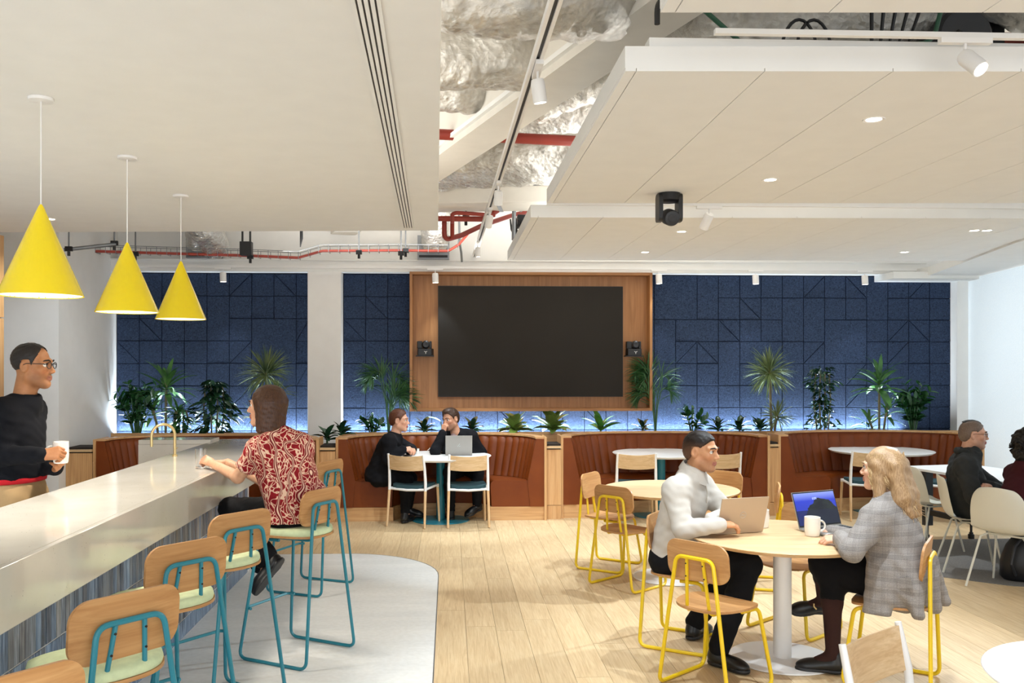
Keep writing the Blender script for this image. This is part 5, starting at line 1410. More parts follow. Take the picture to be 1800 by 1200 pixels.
def head_parts(c, fwd, skin, lip, stub, roll=0.0, scale=1.0, stubble=0.0, fem=False):
    """face looks along fwd; returns skin mesh, and the local->world matrix for hair, eyes, glasses"""
    r, f, u = frame(fwd)
    Rm = Matrix(((r.x, f.x, u.x), (r.y, f.y, u.y), (r.z, f.z, u.z))).to_4x4()
    Mx = Matrix.Translation(c) @ Rm @ Matrix.Rotation(roll, 4, 'Y') @ Matrix.Scale(scale, 4)
    F_ = Field()
    F_.ell((0, -0.014, 0.035), (0.075, 0.096, 0.083), k=.02)
    F_.ell((0, 0.028, -0.035), (0.060, 0.066, 0.078), k=.03)
    jw = 0.046 if fem else 0.052
    for sx in (-1, 1):
        F_.cap((sx * jw, 0.0, -0.060), (sx * 0.018, 0.068, -0.098), 0.021, 0.018, k=.03)
        F_.ell((sx * 0.042, 0.062, -0.018), (0.022, 0.02, 0.018), k=.02)
        F_.cap((sx * 0.012, 0.087, 0.029), (sx * 0.048, 0.066, 0.027), 0.012, 0.012, k=.016)
        F_.ell((sx * 0.033, 0.096, 0.010), (0.019, 0.017, 0.011), k=.014, sub=True)
    F_.ell((0, 0.074, -0.096), (0.022, 0.020, 0.018), k=.02)
    F_.cap((0, 0.084, 0.018), (0, 0.109, -0.024), 0.0075, 0.0115, k=.012)
    for sx in (-1, 1):
        F_.ell((sx * 0.011, 0.100, -0.030), (0.008, 0.010, 0.0075), k=.007)
        F_.cap((0, 0.096, -0.054), (sx * 0.021, 0.084, -0.058), 0.0075, 0.004, k=.007)
        F_.cap((0, 0.094, -0.066), (sx * 0.018, 0.083, -0.063), 0.0085, 0.004, k=.007)
        F_.ell((sx * 0.077, -0.012, -0.004), (0.011, 0.021, 0.033), np.array(Matrix.Rotation(sx * 0.35, 3, 'Z')), k=.006)
        F_.ell((sx * 0.086, -0.008, 0.0), (0.007, 0.012, 0.019), k=.006, sub=True)
    F_.cap((-0.022, 0.094, -0.0605), (0.022, 0.094, -0.0605), 0.0022, k=.004, sub=True)
    F_.cap((0, -0.022, -0.05), (0, -0.036, -0.17), 0.055 if not fem else .047, 0.060 if not fem else .05, k=.03)
    v, q = F_.mesh(0.0045)
    tint = np.tile(np.array(lin(skin), np.float32), (len(v), 1))
    L = np.array(lin(lip), np.float32)
    lm = (np.abs(v[:, 0]) < 0.024) & (v[:, 1] > 0.082) & (v[:, 2] < -0.050) & (v[:, 2] > -0.074)
    tint[lm] = L
    if stubble:
        S = np.array(lin(stub), np.float32)
        a = np.clip((-0.028 - v[:, 2]) / 0.03, 0, 1) * np.clip((v[:, 1] + 0.0) / 0.03, 0, 1) * np.clip((v[:, 2] + 0.15) / 0.03, 0, 1) * (~lm)
        a = a * np.where((v[:, 2] > -0.046) & (np.abs(v[:, 0]) < .012), 0.3, 1.0)
        tint = tint * (1 - stubble * a[:, None]) + S * stubble * a[:, None]
    chk = np.exp(-(((np.abs(v[:, 0]) - 0.045) / 0.02) ** 2 + ((v[:, 2] + 0.03) / 0.02) ** 2)) * (v[:, 1] > 0.02)
    tint[:, 1:3] *= (1 - 0.14 * chk[:, None])
    A = np.array(Mx.to_3x3(), np.float32); tv = np.array(Mx.translation, np.float32)
    return (v @ A.T + tv, q, tint), Mx
def xform(v, Mx): return v @ np.array(Mx.to_3x3(), np.float32).T + np.array(Mx.translation, np.float32)
def hair_cap(Mx, style, thick=0.011):
    """shell of hair over the skull, cut along a hairline"""
    F_ = Field(); t = thick
    F_.ell((0, -0.015, 0.037), (0.074 + t, 0.095 + t, 0.081 + t * 1.15), k=.02)
    if style in ('short', 'quiff', 'crop'):
        F_.ell((0, -0.035, -0.01), (0.066 + t * .5, 0.075 + t * .6, 0.07), k=.03)
        if style == 'quiff': F_.ell((0, 0.035, 0.108), (0.055, 0.05, 0.026), k=.03)
    v, q = F_.mesh(0.0055, 0.0016, 210, 1.0)
    y, z, x = v[:, 1], v[:, 2], np.abs(v[:, 0])
    top = {'short': 0.078, 'quiff': 0.085, 'crop': 0.075, 'receding': 0.105}[style if style in ('short', 'quiff', 'crop', 'receding') else 'short']
    hl = np.interp(y, [-0.13, -0.06, -0.035, -0.025, 0.012, 0.022, 0.055, 0.075 if style != 'receding' else 0.05, 0.12], [-0.085, -0.075, -0.035, 0.028, 0.028, -0.012 if style != 'crop' else 0.02, 0.05 if style != 'receding' else 0.07, top, top + 0.02])
    keep = z > hl
    vk = keep[q].all(1); q = q[vk]
    used_ = np.unique(q); remap = np.full(len(v), -1, np.int32); remap[used_] = np.arange(len(used_))
    v2 = v[used_].copy(); edge_d = (v2[:, 2] - hl[used_])
    sink = np.clip(1 - edge_d / 0.016, 0, 1)[:, None]; cc = np.array((0, -0.015, 0.03), np.float32)
    v2 = v2 - (v2 - cc) / np.linalg.norm(v2 - cc, axis=1)[:, None] * sink * (t * 1.25)
    if style == 'crop' and thick > 0.008:
        a = np.clip((v2[:, 2] - 0.0) / 0.07, 0, 1) * 0.75 + 0.25; a = np.where(v2[:, 1] > 0.045, np.maximum(a, 0.9), a)
        hair_cap.fade = a
    return xform(v2, Mx), remap[q]
def hand_parts(wrist, d, back, side, curl=(0.5, 0.5, 0.5, 0.5), thumb=0.4, scale=1.0, spread=1.0):
    """d: finger direction, back: back of the hand, side +1 thumb on +Y local"""
    X = Vector(d).normalized(); Z = Vector(back); Z = (Z - X * Z.dot(X)).normalized(); Y = Z.cross(X)
    Mx = Matrix.Translation(wrist) @ Matrix(((X.x, Y.x, Z.x), (X.y, Y.y, Z.y), (X.z, Y.z, Z.z))).to_4x4() @ Matrix.Scale(scale, 4)
    F_ = Field(); ks = [(0.029, 0.082, 0.072), (0.010, 0.087, 0.080), (-0.009, 0.083, 0.074), (-0.027, 0.074, 0.058)]
    F_.cap((-0.018, 0, 0), (0.012, 0, 0), 0.021, 0.022, k=.02)
    for (y, x, L), c in zip(ks, curl):
        y *= side
        F_.cap((0.012, y * 0.6, 0), (x, y, 0.002), 0.0145, 0.0105, k=.012)
        p = Vector((x, y, 0.002)); a = 0.0; yd = y * 0.12 * spread
        for fr, rr, cc in ((0.46, (0.0092, 0.0084), c), (0.30, (0.0084, 0.0077), c * 1.15), (0.24, (0.0077, 0.0066), c * 0.8)):
            a += cc; n_ = p + Vector((math.cos(a), yd, -math.sin(a))) * L * fr
            F_.cap(p, n_, rr[0], rr[1], k=.0035); p = n_
    t0 = Vector((0.018, side * 0.020, -0.006)); t1 = Vector((0.046, side * (0.046 - 0.012 * thumb), -0.014 - 0.012 * thumb)); t2 = t1 + Vector((0.030, side * (0.012 - 0.018 * thumb), -0.010 * thumb)); t3 = t2 + Vector((0.022, side * (0.002 - 0.014 * thumb), -0.010 * thumb))
    F_.cap(t0, t1, 0.0145, 0.0115, k=.012).cap(t1, t2, 0.0108, 0.0095, k=.004).cap(t2, t3, 0.0095, 0.0075, k=.004)
    v, q = F_.mesh(0.0036)
    return xform(v, Mx), q

class Person:
    def __init__(s, label, root, pelvis, chest, neck, fwd, fem=False, sw=0.19, skin='c99b7c', group=None):
        s.label = label; s.root = Vector(root); s.fem = fem; s.skin = skin; s.fwd = Vector(fwd).normalized()
        s.pelvis, s.chest, s.neck = Vector(pelvis), Vector(chest), Vector(neck)
        s.up = (s.chest - s.pelvis).normalized(); s.right = s.fwd.cross(Vector((0, 0, 1))).normalized()
        s.f2 = s.up.cross(s.right).normalized()
        s.R = rot3(s.right, s.f2, s.up); s.seg = {}; s.kids = []; s.sw = sw
        top = s.chest + s.up * 0.10
        s.sh = {1: top + s.right * sw, -1: top - s.right * sw}
        s.hip = {1: s.pelvis + s.right * 0.088 - s.up * 0.02, -1: s.pelvis - s.right * 0.088 - s.up * 0.02}
        s.extra = []; s.head_info = None
    def limb(s, side, elbow=None, wrist=None, knee=None, ankle=None, toe=None, sh=None):
        if toe is not None and Vector(toe).z < 0.06: ankle = Vector(ankle); ankle.z = min(ankle.z, 0.10)
        s.seg[side] = {k: (Vector(v) if v is not None else None) for k, v in dict(elbow=elbow, wrist=wrist, knee=knee, ankle=ankle, toe=toe).items()}
        if sh is not None: s.sh[side] = Vector(sh)
    def torso(s, F_, inf=0.0, wide=1.0, k=.05):
        g = 0.92 if s.fem else 1.0
        F_.ell(s.pelvis + s.up * 0.0, ((0.165 if not s.fem else 0.175) + inf, 0.115 + inf, 0.12 + inf), s.R, k=k)
        F_.ell(s.pelvis.lerp(s.chest, 0.45), (0.145 * g * wide + inf, 0.108 * wide + inf, 0.16 + inf), s.R, k=k)
        F_.ell(s.pelvis.lerp(s.chest, 0.92), (0.163 * g + inf, 0.115 + inf, 0.165 + inf), s.R, k=k)
        if s.fem:
            for sx in (-1, 1): F_.ell(s.chest + s.f2 * 0.085 + s.right * sx * 0.07 - s.up * 0.01, (0.06 + inf, 0.055 + inf, 0.06 + inf), s.R, k=.04)
        for sx in (-1, 1):
            F_.cap(s.neck - s.up * 0.04, s.sh[sx] + (s.neck - s.sh[sx]) * 0.05, 0.058 * g + inf, 0.056 * g + inf, k=.05)
            F_.cap(s.chest + s.up * 0.04 + s.right * sx * 0.07, s.sh[sx], 0.085 + inf, 0.058 * g + inf, k=.05)
        return F_
    def arms(s, F_, inf=0.0, cut=1.0, which=(1, -1), fore=True, puff=0.0):
        g = 0.88 if s.fem else 1.0
        for sd in which:
            q = s.seg.get(sd)
            if not q or q['elbow'] is None: continue
            F_.cap(s.sh[sd], q['elbow'], 0.056 * g + inf + puff, 0.043 * g + inf, k=.03)
            if fore and q['wrist'] is not None:
                w_ = q['elbow'].lerp(q['wrist'], cut); F_.cap(q['elbow'], w_, 0.043 * g + inf, (0.043 + (0.029 - 0.043) * cut) * g + inf, k=.02)
        return F_
    def legs(s, F_, inf=0.0, cut=1.0, which=(1, -1), flare=0.0, shin=True):
        for sd in which:
            q = s.seg.get(sd)
            if not q or q['knee'] is None: continue
            F_.cap(s.hip[sd], q['knee'], 0.088 + inf, 0.056 + inf, k=.04)
            if shin and q['ankle'] is not None:
                a = q['knee'].lerp(q['ankle'], 0.35); e = q['knee'].lerp(q['ankle'], cut)
                F_.cap(q['knee'], a, 0.055 + inf, 0.055 + inf + flare * .3, k=.03).cap(a, e, 0.054 + inf + flare * .3, 0.036 + (0.05 - 0.036) * (1 - cut) + inf + flare, k=.03)
        return F_
    def head(s, c, fwd, lip='a5605a', stub='4a3a32', stubble=0.0, roll=0.0, scale=1.0):
        s.hp, s.hM = head_parts(Vector(c), fwd, s.skin, lip, stub, roll, scale, stubble, s.fem); s.hc = Vector(c)
    def hand(s, sd, d, back, **kw):
        # +1 is the person's right hand: seen with back up and fingers away, its thumb is on the left (+Y local)
        v, q = hand_parts(s.seg[sd]['wrist'], d, back, 1 if sd == 1 else -1, scale=0.93 if s.fem else 1.02, **kw)
        s.extra.append((v, q))
    def child(s, name, parts, mat, label=None, tints=None):
        s.kids.append((name, parts, mat, label, tints))
    def garment(s, name, F_, mat, h=0.009, wrinkle=0.003, wfreq=22.0, seed=None, label=None):
        v, q = F_.mesh(h, wrinkle, wfreq, prn.uniform(0, 6) if seed is None else seed); s.child(name, [(v, q)], mat, label)
    def build(s, body_h=0.010, bare=True):
        F_ = Field(); s.torso(F_, -0.006); s.arms(F_, 0.0); s.legs(F_, -0.004)
        nb = s.hc - (s.hM.to_3x3() @ Vector((0, 0.036, 0.15)))
        F_.cap(s.neck - s.up * 0.05, nb.lerp(s.neck, 0.3), 0.058 if not s.fem else 0.05, 0.056 if not s.fem else 0.047, k=.03)
        for sd in (1, -1):
            q = s.seg.get(sd)
            if q and q['toe'] is not None: F_.cap(q['ankle'], q['ankle'].lerp(q['toe'], 0.5), 0.022, 0.012, k=.02)
        v, q = F_.mesh(body_h); root = np.array(s.root, np.float32)
        base = np.array(lin(s.skin), np.float32)
        parts = [(v - root, q), (s.hp[0] - root, s.hp[1])] + [(a - root, b) for a, b in s.extra]
        tints = [np.tile(base, (len(v), 1)), s.hp[2]] + [np.tile(base * np.array((1.0, .97, .95, 1), np.float32), (len(a), 1)) for a, b in s.extra]
        me = np_mesh('person', parts, [m_skin('skin', s.skin)], tints)
        o = bpy.data.objects.new('person', me); COL.objects.link(o); o.location = s.root
        tag(o, s.label, 'person')
        for name, ps, mat, lab, tn in s.kids:
            if isinstance(ps, MB):
                ps.v = [tuple(Vector(p) - s.root) for p in ps.v]; c = obj(name, ps, mat, o, angle=60)
            else: c = bpy.data.objects.new(name, np_mesh(name, [(a - root, b) for a, b in ps], [mat], tn)); COL.objects.link(c); c.parent = o
            if lab: c['label'] = lab
            if name in ('hair_curls', 'hair_strands'): c['kind'] = 'stuff'
        return o
    def face(s, iris='2b1c14', brow='1d1512', by=0.0, brows=True):
        e = MB(); ir = MB(); br = MB()
        for sx in (-1, 1):
            c = Vector((sx * 0.0325, 0.0745, 0.009))
            e.lathe([(0.0005, -0.0125)] + [(0.0125 * math.cos(a), 0.0125 * math.sin(a)) for a in [-PI / 2 + PI * k / 10 for k in range(1, 10)]] + [(0.0005, 0.0125)], 16, c)
            ir.lathe([(0.0005, 0.0), (0.006, 0.0)], 14).v
            n = 28
            for i in range(len(ir.v) - n, len(ir.v)): q = ir.v[i]; ir.v[i] = (c.x + q[0], c.y + 0.0128, c.z + q[1])
            br.tube([(sx * 0.014, 0.0985, 0.030 + by), (sx * 0.030, 0.0955, 0.036 + by), (sx * 0.046, 0.083, 0.033 + by), (sx * 0.053, 0.074, 0.028 + by)], [0.0035, 0.0045, 0.0035, 0.0018], 6)
            e.tube([(sx * 0.020, 0.0865, 0.011), (sx * 0.027, 0.0895, 0.0155), (sx * 0.036, 0.0885, 0.016), (sx * 0.046, 0.0805, 0.011)], 0.0001, 4)
            ir.tube([(sx * 0.019, 0.0865, 0.0105), (sx * 0.026, 0.0895, 0.0165), (sx * 0.036, 0.0885, 0.017), (sx * 0.047, 0.0785, 0.0105)], 0.0016, 5)
        M4 = s.hM
        for nm, mb, m in (('eyes', e, plain('eye_white_' + s.label[:12], 'e9e4df', 0.2, var=0)), ('irises', ir, plain('iris_' + s.label[:12], iris, 0.2)), ('eyebrows', br, plain('brow_' + s.label[:12], brow, 0.8))):
            if nm == 'eyebrows' and not brows: continue
            s.child(nm, mb.xf(M4), m)
    def glasses(s, color):
        g = MB()
        for sx in (-1, 1):
            pts = [(sx * (0.034 + 0.024 * math.cos(a)), 0.104 - 0.14 * abs(0.024 * math.cos(a) + 0.01) , 0.008 + 0.017 * math.sin(a)) for a in [2 * PI * k / 18 for k in range(18)]]
            g.tube(pts, 0.0022, 6, closed=True)
            g.tube([(sx * 0.058, 0.099, 0.014), (sx * 0.073, 0.08, 0.015), (sx * 0.080, 0.0, 0.013), (sx * 0.079, -0.02, 0.003)], 0.0022, 6)
        g.tube([(-0.011, 0.104, 0.012), (0, 0.106, 0.015), (0.011, 0.104, 0.012)], 0.002, 6)
        s.child('glasses', g.xf(s.hM), plain('spectacle_frame_' + color, color, 0.3))
    def shoes(s, mat, boot=0.0):
        for sd in (1, -1):
            q = s.seg.get(sd)
            if not q or q['toe'] is None: continue
            a, t_ = q['ankle'], q['toe']
            if t_.z < 0.06:
                dn = Vector((t_.x - a.x, t_.y - a.y, 0)).normalized(); up = Vector((0, 0, 1)); base = Vector((a.x, a.y, 0.006))
            else:
                dn = (t_ - a).normalized(); up = (q['knee'] - a).normalized(); up = (up - dn * up.dot(dn)).normalized()
                dn = (dn + up * 0.28).normalized(); up = (up - dn * up.dot(dn)).normalized(); base = a - up * 0.085
            sd_ = dn.cross(up); R_ = rot3(sd_, dn, up); F_ = Field(); W = 0.9 if s.fem else 1.0
            P_ = lambda y, z: base + dn * y + up * z
            F_.cap(P_(-0.01, 0.05), P_(-0.012, 0.095 + boot), 0.043 * W, 0.043 * W, k=.02)
            F_.ell(P_(-0.025, 0.045), (0.036 * W, 0.045, 0.042), R_, k=.03)
            F_.ell(P_(0.06, 0.038), (0.040 * W, 0.10, 0.040), R_, k=.03)
            F_.ell(P_(0.135, 0.030), (0.047 * W, 0.068, 0.034), R_, k=.03)
            F_.plane(-up, float(-up.dot(P_(0, 0.016))))
            s.child('shoe', [F_.mesh(0.006)], mat)
            S_ = Field(); S_.ell(P_(-0.02, 0.01), (0.041 * W, 0.052, 0.05), R_, k=.02); S_.cap(P_(0.0, 0.01), P_(0.10, 0.01), 0.037 * W, 0.04 * W, k=.03); S_.ell(P_(0.135, 0.01), (0.050 * W, 0.072, 0.05), R_, k=.02)
            S_.plane(up, float(up.dot(P_(0, 0.022)))); S_.plane(-up, float(-up.dot(P_(0, 0.0))))
            s.child('shoe_sole', [S_.mesh(0.006)], M['black'])
# ------------------------------------------------------------------ the eight people
C_NAVY = m_cloth('navy_knit', '0f1016'); C_KHAKI = m_cloth('khaki_cotton', 'a98a62'); C_RED = m_cloth('red_cotton', 'c0222a')
C_BLACK = m_cloth('black_cloth', '121215'); C_SUIT = m_cloth('charcoal_wool', '141418'); C_GREY = m_cloth('dark_grey_coat', '2f3030', 0.08)
C_WHITE = m_cloth('off_white_knit', 'c0b9b0', 0.02); C_MAROON = m_cloth('maroon_knit', '3e161b'); C_TIGHTS = m_cloth('sheer_black_tights', '3a2522')
C_SHOE = plain('black_leather', '141416', 0.35, var=0.05)
def m_blouse():
    t = NT('red_leaf_blouse'); v = t.coords((1, 1, 1)); nz = t.n('ShaderNodeTexNoise'); nz.inputs['Scale'].default_value = 7; t.l(v, nz.inputs['Vector'])
    vv = t.n('ShaderNodeVectorMath', operation='MULTIPLY_ADD'); t.l(nz.outputs['Color'], vv.inputs[0]); vv.inputs[1].default_value = (0.22, 0.22, 0.22); t.l(v, vv.inputs[2])
    mp = t.n('ShaderNodeMapping'); mp.inputs['Scale'].default_value = (38, 38, 20); mp.inputs['Rotation'].default_value = (0.6, 0.5, 0.4); t.l(vv.outputs[0], mp.inputs['Vector'])
    vo = t.n('ShaderNodeTexVoronoi', feature='DISTANCE_TO_EDGE'); vo.inputs['Scale'].default_value = 1; t.l(mp.outputs[0], vo.inputs['Vector'])
    leaf = t.ramp(vo.outputs['Distance'], [(0.06, 'ecc6ac'), (0.085, '9c1f28'), (0.3, '86151f')])
    wv = t.n('ShaderNodeTexWave'); wv.inputs['Scale'].default_value = 4.2; wv.inputs['Distortion'].default_value = 9; wv.inputs['Detail'].default_value = 1.0; wv.inputs['Detail Scale'].default_value = 1.2; t.l(v, wv.inputs['Vector'])
    vine = t.ramp(wv.outputs['Fac'], [(0.88, '000000'), (0.90, 'ffffff'), (0.985, 'ffffff'), (0.995, '000000')])
    halo = t.ramp(wv.outputs['Fac'], [(0.845, '000000'), (0.86, 'ffffff')])
    c = t.mix(t.mix(leaf, 'f0cdb4', halo), '7a141e', vine)
    return t.done(c, 0.8, spec=0.2)
def m_check():
    t = NT('glen_check_wool'); v = t.coords(rot=(0, 0, 0.6)); sp = t.n('ShaderNodeSeparateXYZ'); t.l(v, sp.inputs[0])
    def lines(axis, per, duty, fine, fduty):
        a = t.math('LESS_THAN', t.math('FRACT', t.math('MULTIPLY', sp.outputs[axis], 1 / per)), duty)
        b = t.math('LESS_THAN', t.math('FRACT', t.math('MULTIPLY', sp.outputs[axis], 1 / fine)), fduty)
        return t.math('MULTIPLY', a, b)
    l1 = lines('Z', 0.06, 0.34, 0.0055, 0.42); l2 = lines('X', 0.06, 0.34, 0.0055, 0.42); l3 = lines('Z', 0.06, 1.0, 0.03, 0.05); l4 = lines('X', 0.06, 1.0, 0.03, 0.05)
    n = t.noise(v, 420, 2); base = t.ramp(n, [(0.35, '827c78'), (0.65, 'a39c97')])
    c = t.mix(base, '4f4a4c', t.math('MULTIPLY', l1, 0.5)); c = t.mix(c, '5a5556', t.math('MULTIPLY', l2, 0.3)); c = t.mix(c, '5a5356', t.math('MULTIPLY', l3, .4)); c = t.mix(c, '5a5356', t.math('MULTIPLY', l4, .3))
    t.bump(n, 0.15, 0.002)
    return t.done(c, 0.9, spec=0.15)
def collar_cut(F_, P, r=0.062, lift=0.0):
    c = P.neck + P.up * (0.055 + lift); F_.ell(c, (r, r, 0.06), P.R, k=.008, sub=True); return F_
def at(u, v, y): return D(u, v, y)

# 1 -------- standing man with mug behind the bar
P = Person('man in a dark jumper and glasses standing behind the bar holding a mug', G(45, 1180, 0), at(36, 872, 5.02), at(31, 756, 5.02), at(45, 694, 5.0), (1.0, 0.0, 0), sw=0.168, skin='b07a52')
P.root = Vector((P.pelvis.x, P.pelvis.y, 0))
hp = P.pelvis
P.limb(1, at(2, 800, 4.84), at(72, 800, 4.74), hp + Vector((-0.02, -0.09, -0.46)), Vector((hp.x - 0.03, hp.y - 0.10, 0.09)), Vector((hp.x + 0.15, hp.y - 0.16, 0.03)))
P.limb(-1, at(60, 815, 5.2), at(98, 822, 4.93), hp + Vector((0.02, 0.10, -0.46)), Vector((hp.x, hp.y + 0.10, 0.09)), Vector((hp.x + 0.18, hp.y + 0.05, 0.03)))
P.head(at(58, 643, 4.99), (0.99, 0.0, -0.05), stubble=0.45, stub='5a3c28', lip='8f5a46', scale=1.02)
mp_ = at(107, 794, 4.83)
P.hand(1, (0.93, 0.28, 0.10), (0.1, -0.85, 0.5), curl=(0.9, 0.9, 0.95, 1.0), thumb=0.9)
P.hand(-1, (0.6, -0.70, 0.25), (0.55, 0.35, -0.75), curl=(0.7, 0.7, 0.75, 0.8), thumb=0.6)
P.face(); P.glasses('17110e')
P.child('hair', [hair_cap(P.hM, 'receding', 0.007)], m_hair('short_black_hair', '0e0b0a', '231a15'))
F_ = Field(); P.torso(F_, 0.016, 1.12); P.arms(F_, 0.014, 0.97); F_.plane(-P.up, float(-P.up.dot(P.pelvis + P.up * 0.105))); collar_cut(F_, P, 0.082, -0.022)
P.garment('jumper', F_, C_NAVY, 0.009, 0.0024, 18)
F_ = Field(); F_.ell(P.pelvis + P.up * 0.10, (0.172, 0.130, 0.075), P.R, k=.02); F_.plane(-P.up, float(-P.up.dot(P.pelvis + P.up * 0.082))); P.garment('undershirt_hem', F_, C_RED, 0.009, 0.0)
F_ = Field(); F_.ell(P.pelvis + P.up * 0.02, (0.172, 0.126, 0.14), P.R, k=.04); P.legs(F_, 0.014); F_.plane(P.up, float(P.up.dot(P.pelvis + P.up * 0.12))); P.garment('trousers', F_, C_KHAKI, 0.010, 0.0025, 16)
P.shoes(C_SHOE); P.build()
mug(mp_.x, mp_.y, mp_.z - 0.06, 0.040, 0.115, math.radians(195), 'white mug held in the hands of the standing man', True)

# 2 -------- woman in the red blouse at the bar
P = Person('woman with a brown bob and red leaf patterned blouse sitting on a bar stool', (-0.97, 5.42, 0), Vector((-0.93, 5.44, 0.885)), at(500, 815, 5.36), at(486, 757, 5.36), (-0.70, 0.71, 0), fem=True, sw=0.148, skin='d8a888')
gw = GLASS_P
P.limb(-1, at(418, 838, 5.33), Vector((gw.x + 0.085, gw.y - 0.07, 1.135)), at(404, 893, 5.72), at(470, 985, 5.52), at(436, 1058, 5.42))
P.limb(1, at(470, 850, 5.75), at(400, 812, 6.0), at(430, 893, 5.95), at(462, 995, 5.85), at(440, 1050, 5.95))
P.head(at(468, 714, 5.38), (-0.985, 0.15, -0.02), lip='b0655c')
P.hand(-1, (gw.x - P.seg[-1]['wrist'].x - 0.02, gw.y - P.seg[-1]['wrist'].y, 0.03), (-0.2, -0.6, 0.75), curl=(0.75, 0.75, 0.8, 0.85), thumb=0.8)
P.hand(1, (-0.9, 0.3, 0), (0, 0, 1), curl=(0.3, 0.3, 0.3, 0.3))
P.face(brow='3a261b')
F_ = Field(); Mh = P.hM; hl_ = lambda x, y, z: Mh @ Vector((x, y, z)); RH = np.array(Mh.to_3x3())
F_.ell(hl_(0, -0.022, 0.040), (0.090, 0.106, 0.092), RH, k=.02)
for sx in (-1, 1): F_.cap(hl_(sx * 0.068, 0.0, 0.03), hl_(sx * 0.064, 0.005, -0.125), 0.030, 0.022, k=.03)
for k in range(11):
    a_ = -2.0 + 4.0 * k / 10; F_.cap(hl_(0.066 * math.sin(a_), -0.018 - 0.072 * math.cos(a_), 0.02), hl_(0.068 * math.sin(a_), -0.015 - 0.068 * math.cos(a_), -0.125 + 0.015 * math.cos(a_ * 2)), 0.034, 0.027, k=.03)
F_.ell(hl_(0, 0.098, -0.035), (0.058, 0.055, 0.115), RH, k=.01, sub=True)
P.child('hair', [F_.mesh(0.006, 0.0018, 120, 1.0)], m_hair('brown_bob_hair', '2c1a11', '5a3823'))
F_ = Field(); P.torso(F_, 0.018, 1.12); P.arms(F_, 0.018, 1.0, fore=False)
for sd in (-1, 1):
    e = P.sh[sd].lerp(P.seg[sd]['elbow'], 0.55); d_ = (P.seg[sd]['elbow'] - P.sh[sd]).normalized(); F_.ell(P.sh[sd].lerp(P.seg[sd]['elbow'], 0.95), (0.09, 0.09, 0.09), k=.004, sub=True)
F_.ell(P.pelvis, (0.19, 0.14, 0.14), P.R, k=.05); F_.plane((0, 0, -1), -0.815); collar_cut(F_, P, 0.058, 0.015)
P.garment('blouse', F_, m_blouse(), 0.009, 0.0018, 17)
F_ = Field(); F_.ell(P.pelvis - P.up * 0.02, (0.178, 0.13, 0.10), P.R, k=.04); P.legs(F_, 0.012, 0.92, flare=0.030); P.garment('trousers', F_, C_BLACK, 0.010, 0.0018)
P.shoes(C_SHOE); P.build()

# 3 -------- man in the white shirt at the round table
P = Person('man in an off white long sleeved polo shirt sitting at the round oak table', (1.47, 5.54, 0), Vector((1.42, 5.56, 0.565)), at(1203, 884, 5.46), at(1219, 826, 5.42), (0.76, -0.65, 0), sw=0.168, skin='c8936c')
P.limb(1, at(1200, 930, 5.20), at(1266, 922, 5.14), at(1318, 992, 5.18), at(1263, 1128, 5.10), G(1292, 1170, 0.03))
P.limb(-1, at(1283, 905, 5.46), at(1250, 915, 5.24), at(1300, 985, 5.55), at(1220, 1076, 5.62), at(1236, 1108, 5.70))
P.head(at(1233, 793, 5.40), (0.77, -0.64, -0.10), stubble=0.35, stub='6a4630', lip='a56a5c')
P.hand(1, (0.9, 0.25, -0.05), (0.1, -0.2, 1), curl=(0.4, 0.4, 0.45, 0.5)); P.hand(-1, (-0.8, -0.5, 0), (0, 0, 1), curl=(0.4, 0.4, 0.4, 0.4))
P.face(brow='15100e'); hq = hair_cap(P.hM, 'crop', 0.010); P.child('hair', [hq], m_faded('short_dark_hair', '17110e', '6e4c38'), None, [np.repeat(hair_cap.fade[:, None], 4, 1)])
F_ = Field(); P.torso(F_, 0.018, 1.1); P.arms(F_, 0.017, 0.97, puff=0.006); F_.plane(-P.up, float(-P.up.dot(P.pelvis - P.up * 0.02))); collar_cut(F_, P, 0.070, 0.035)
P.garment('shirt', F_, C_WHITE, 0.008, 0.0022, 17)
cl = MB(); nb = P.neck + P.up * 0.025
for sx in (-1, 1):
    rows = []
    for k in range(9):
        a = PI * (0.0 + k / 8.0); dx, dy = math.sin(a) * 0.072 * sx, -math.cos(a) * 0.072
        c0 = nb + P.right * dx + P.f2 * dy - P.up * (0.030 * (dy + 0.07) / 0.14)
        out = 1.22 + 0.25 * (k / 8); c1 = nb + (P.right * dx + P.f2 * dy) * out - P.up * (0.030 * (dy + 0.07) / 0.14 + 0.030 + 0.03 * (k / 8) ** 2)
        rows.append([c1, c0.lerp(c1, 0.4) + P.up * 0.012, c0 + P.up * 0.018] if sx > 0 else [c0 + P.up * 0.018, c0.lerp(c1, 0.4) + P.up * 0.012, c1])
    cl.sheet(rows, 0.005)
P.child('collar', cl, C_WHITE)
pk = MB(); base = P.neck + P.f2 * 0.085 - P.up * 0.03
pk.tube([base, base - P.up * 0.07 + P.f2 * 0.035, base - P.up * 0.14 + P.f2 * 0.048], [0.004, 0.005, 0.004], 6); P.child('placket', pk, m_cloth('placket_shadow_cloth', 'b9b0a4'))  # placket strip slightly darker than the shirt cloth
F_ = Field(); F_.ell(P.pelvis - P.up * 0.02, (0.172, 0.125, 0.115), P.R, k=.04); P.legs(F_, 0.013, 0.98, flare=0.012); P.garment('trousers', F_, C_BLACK, 0.010, 0.0022, 16)
P.shoes(C_SHOE); P.build()

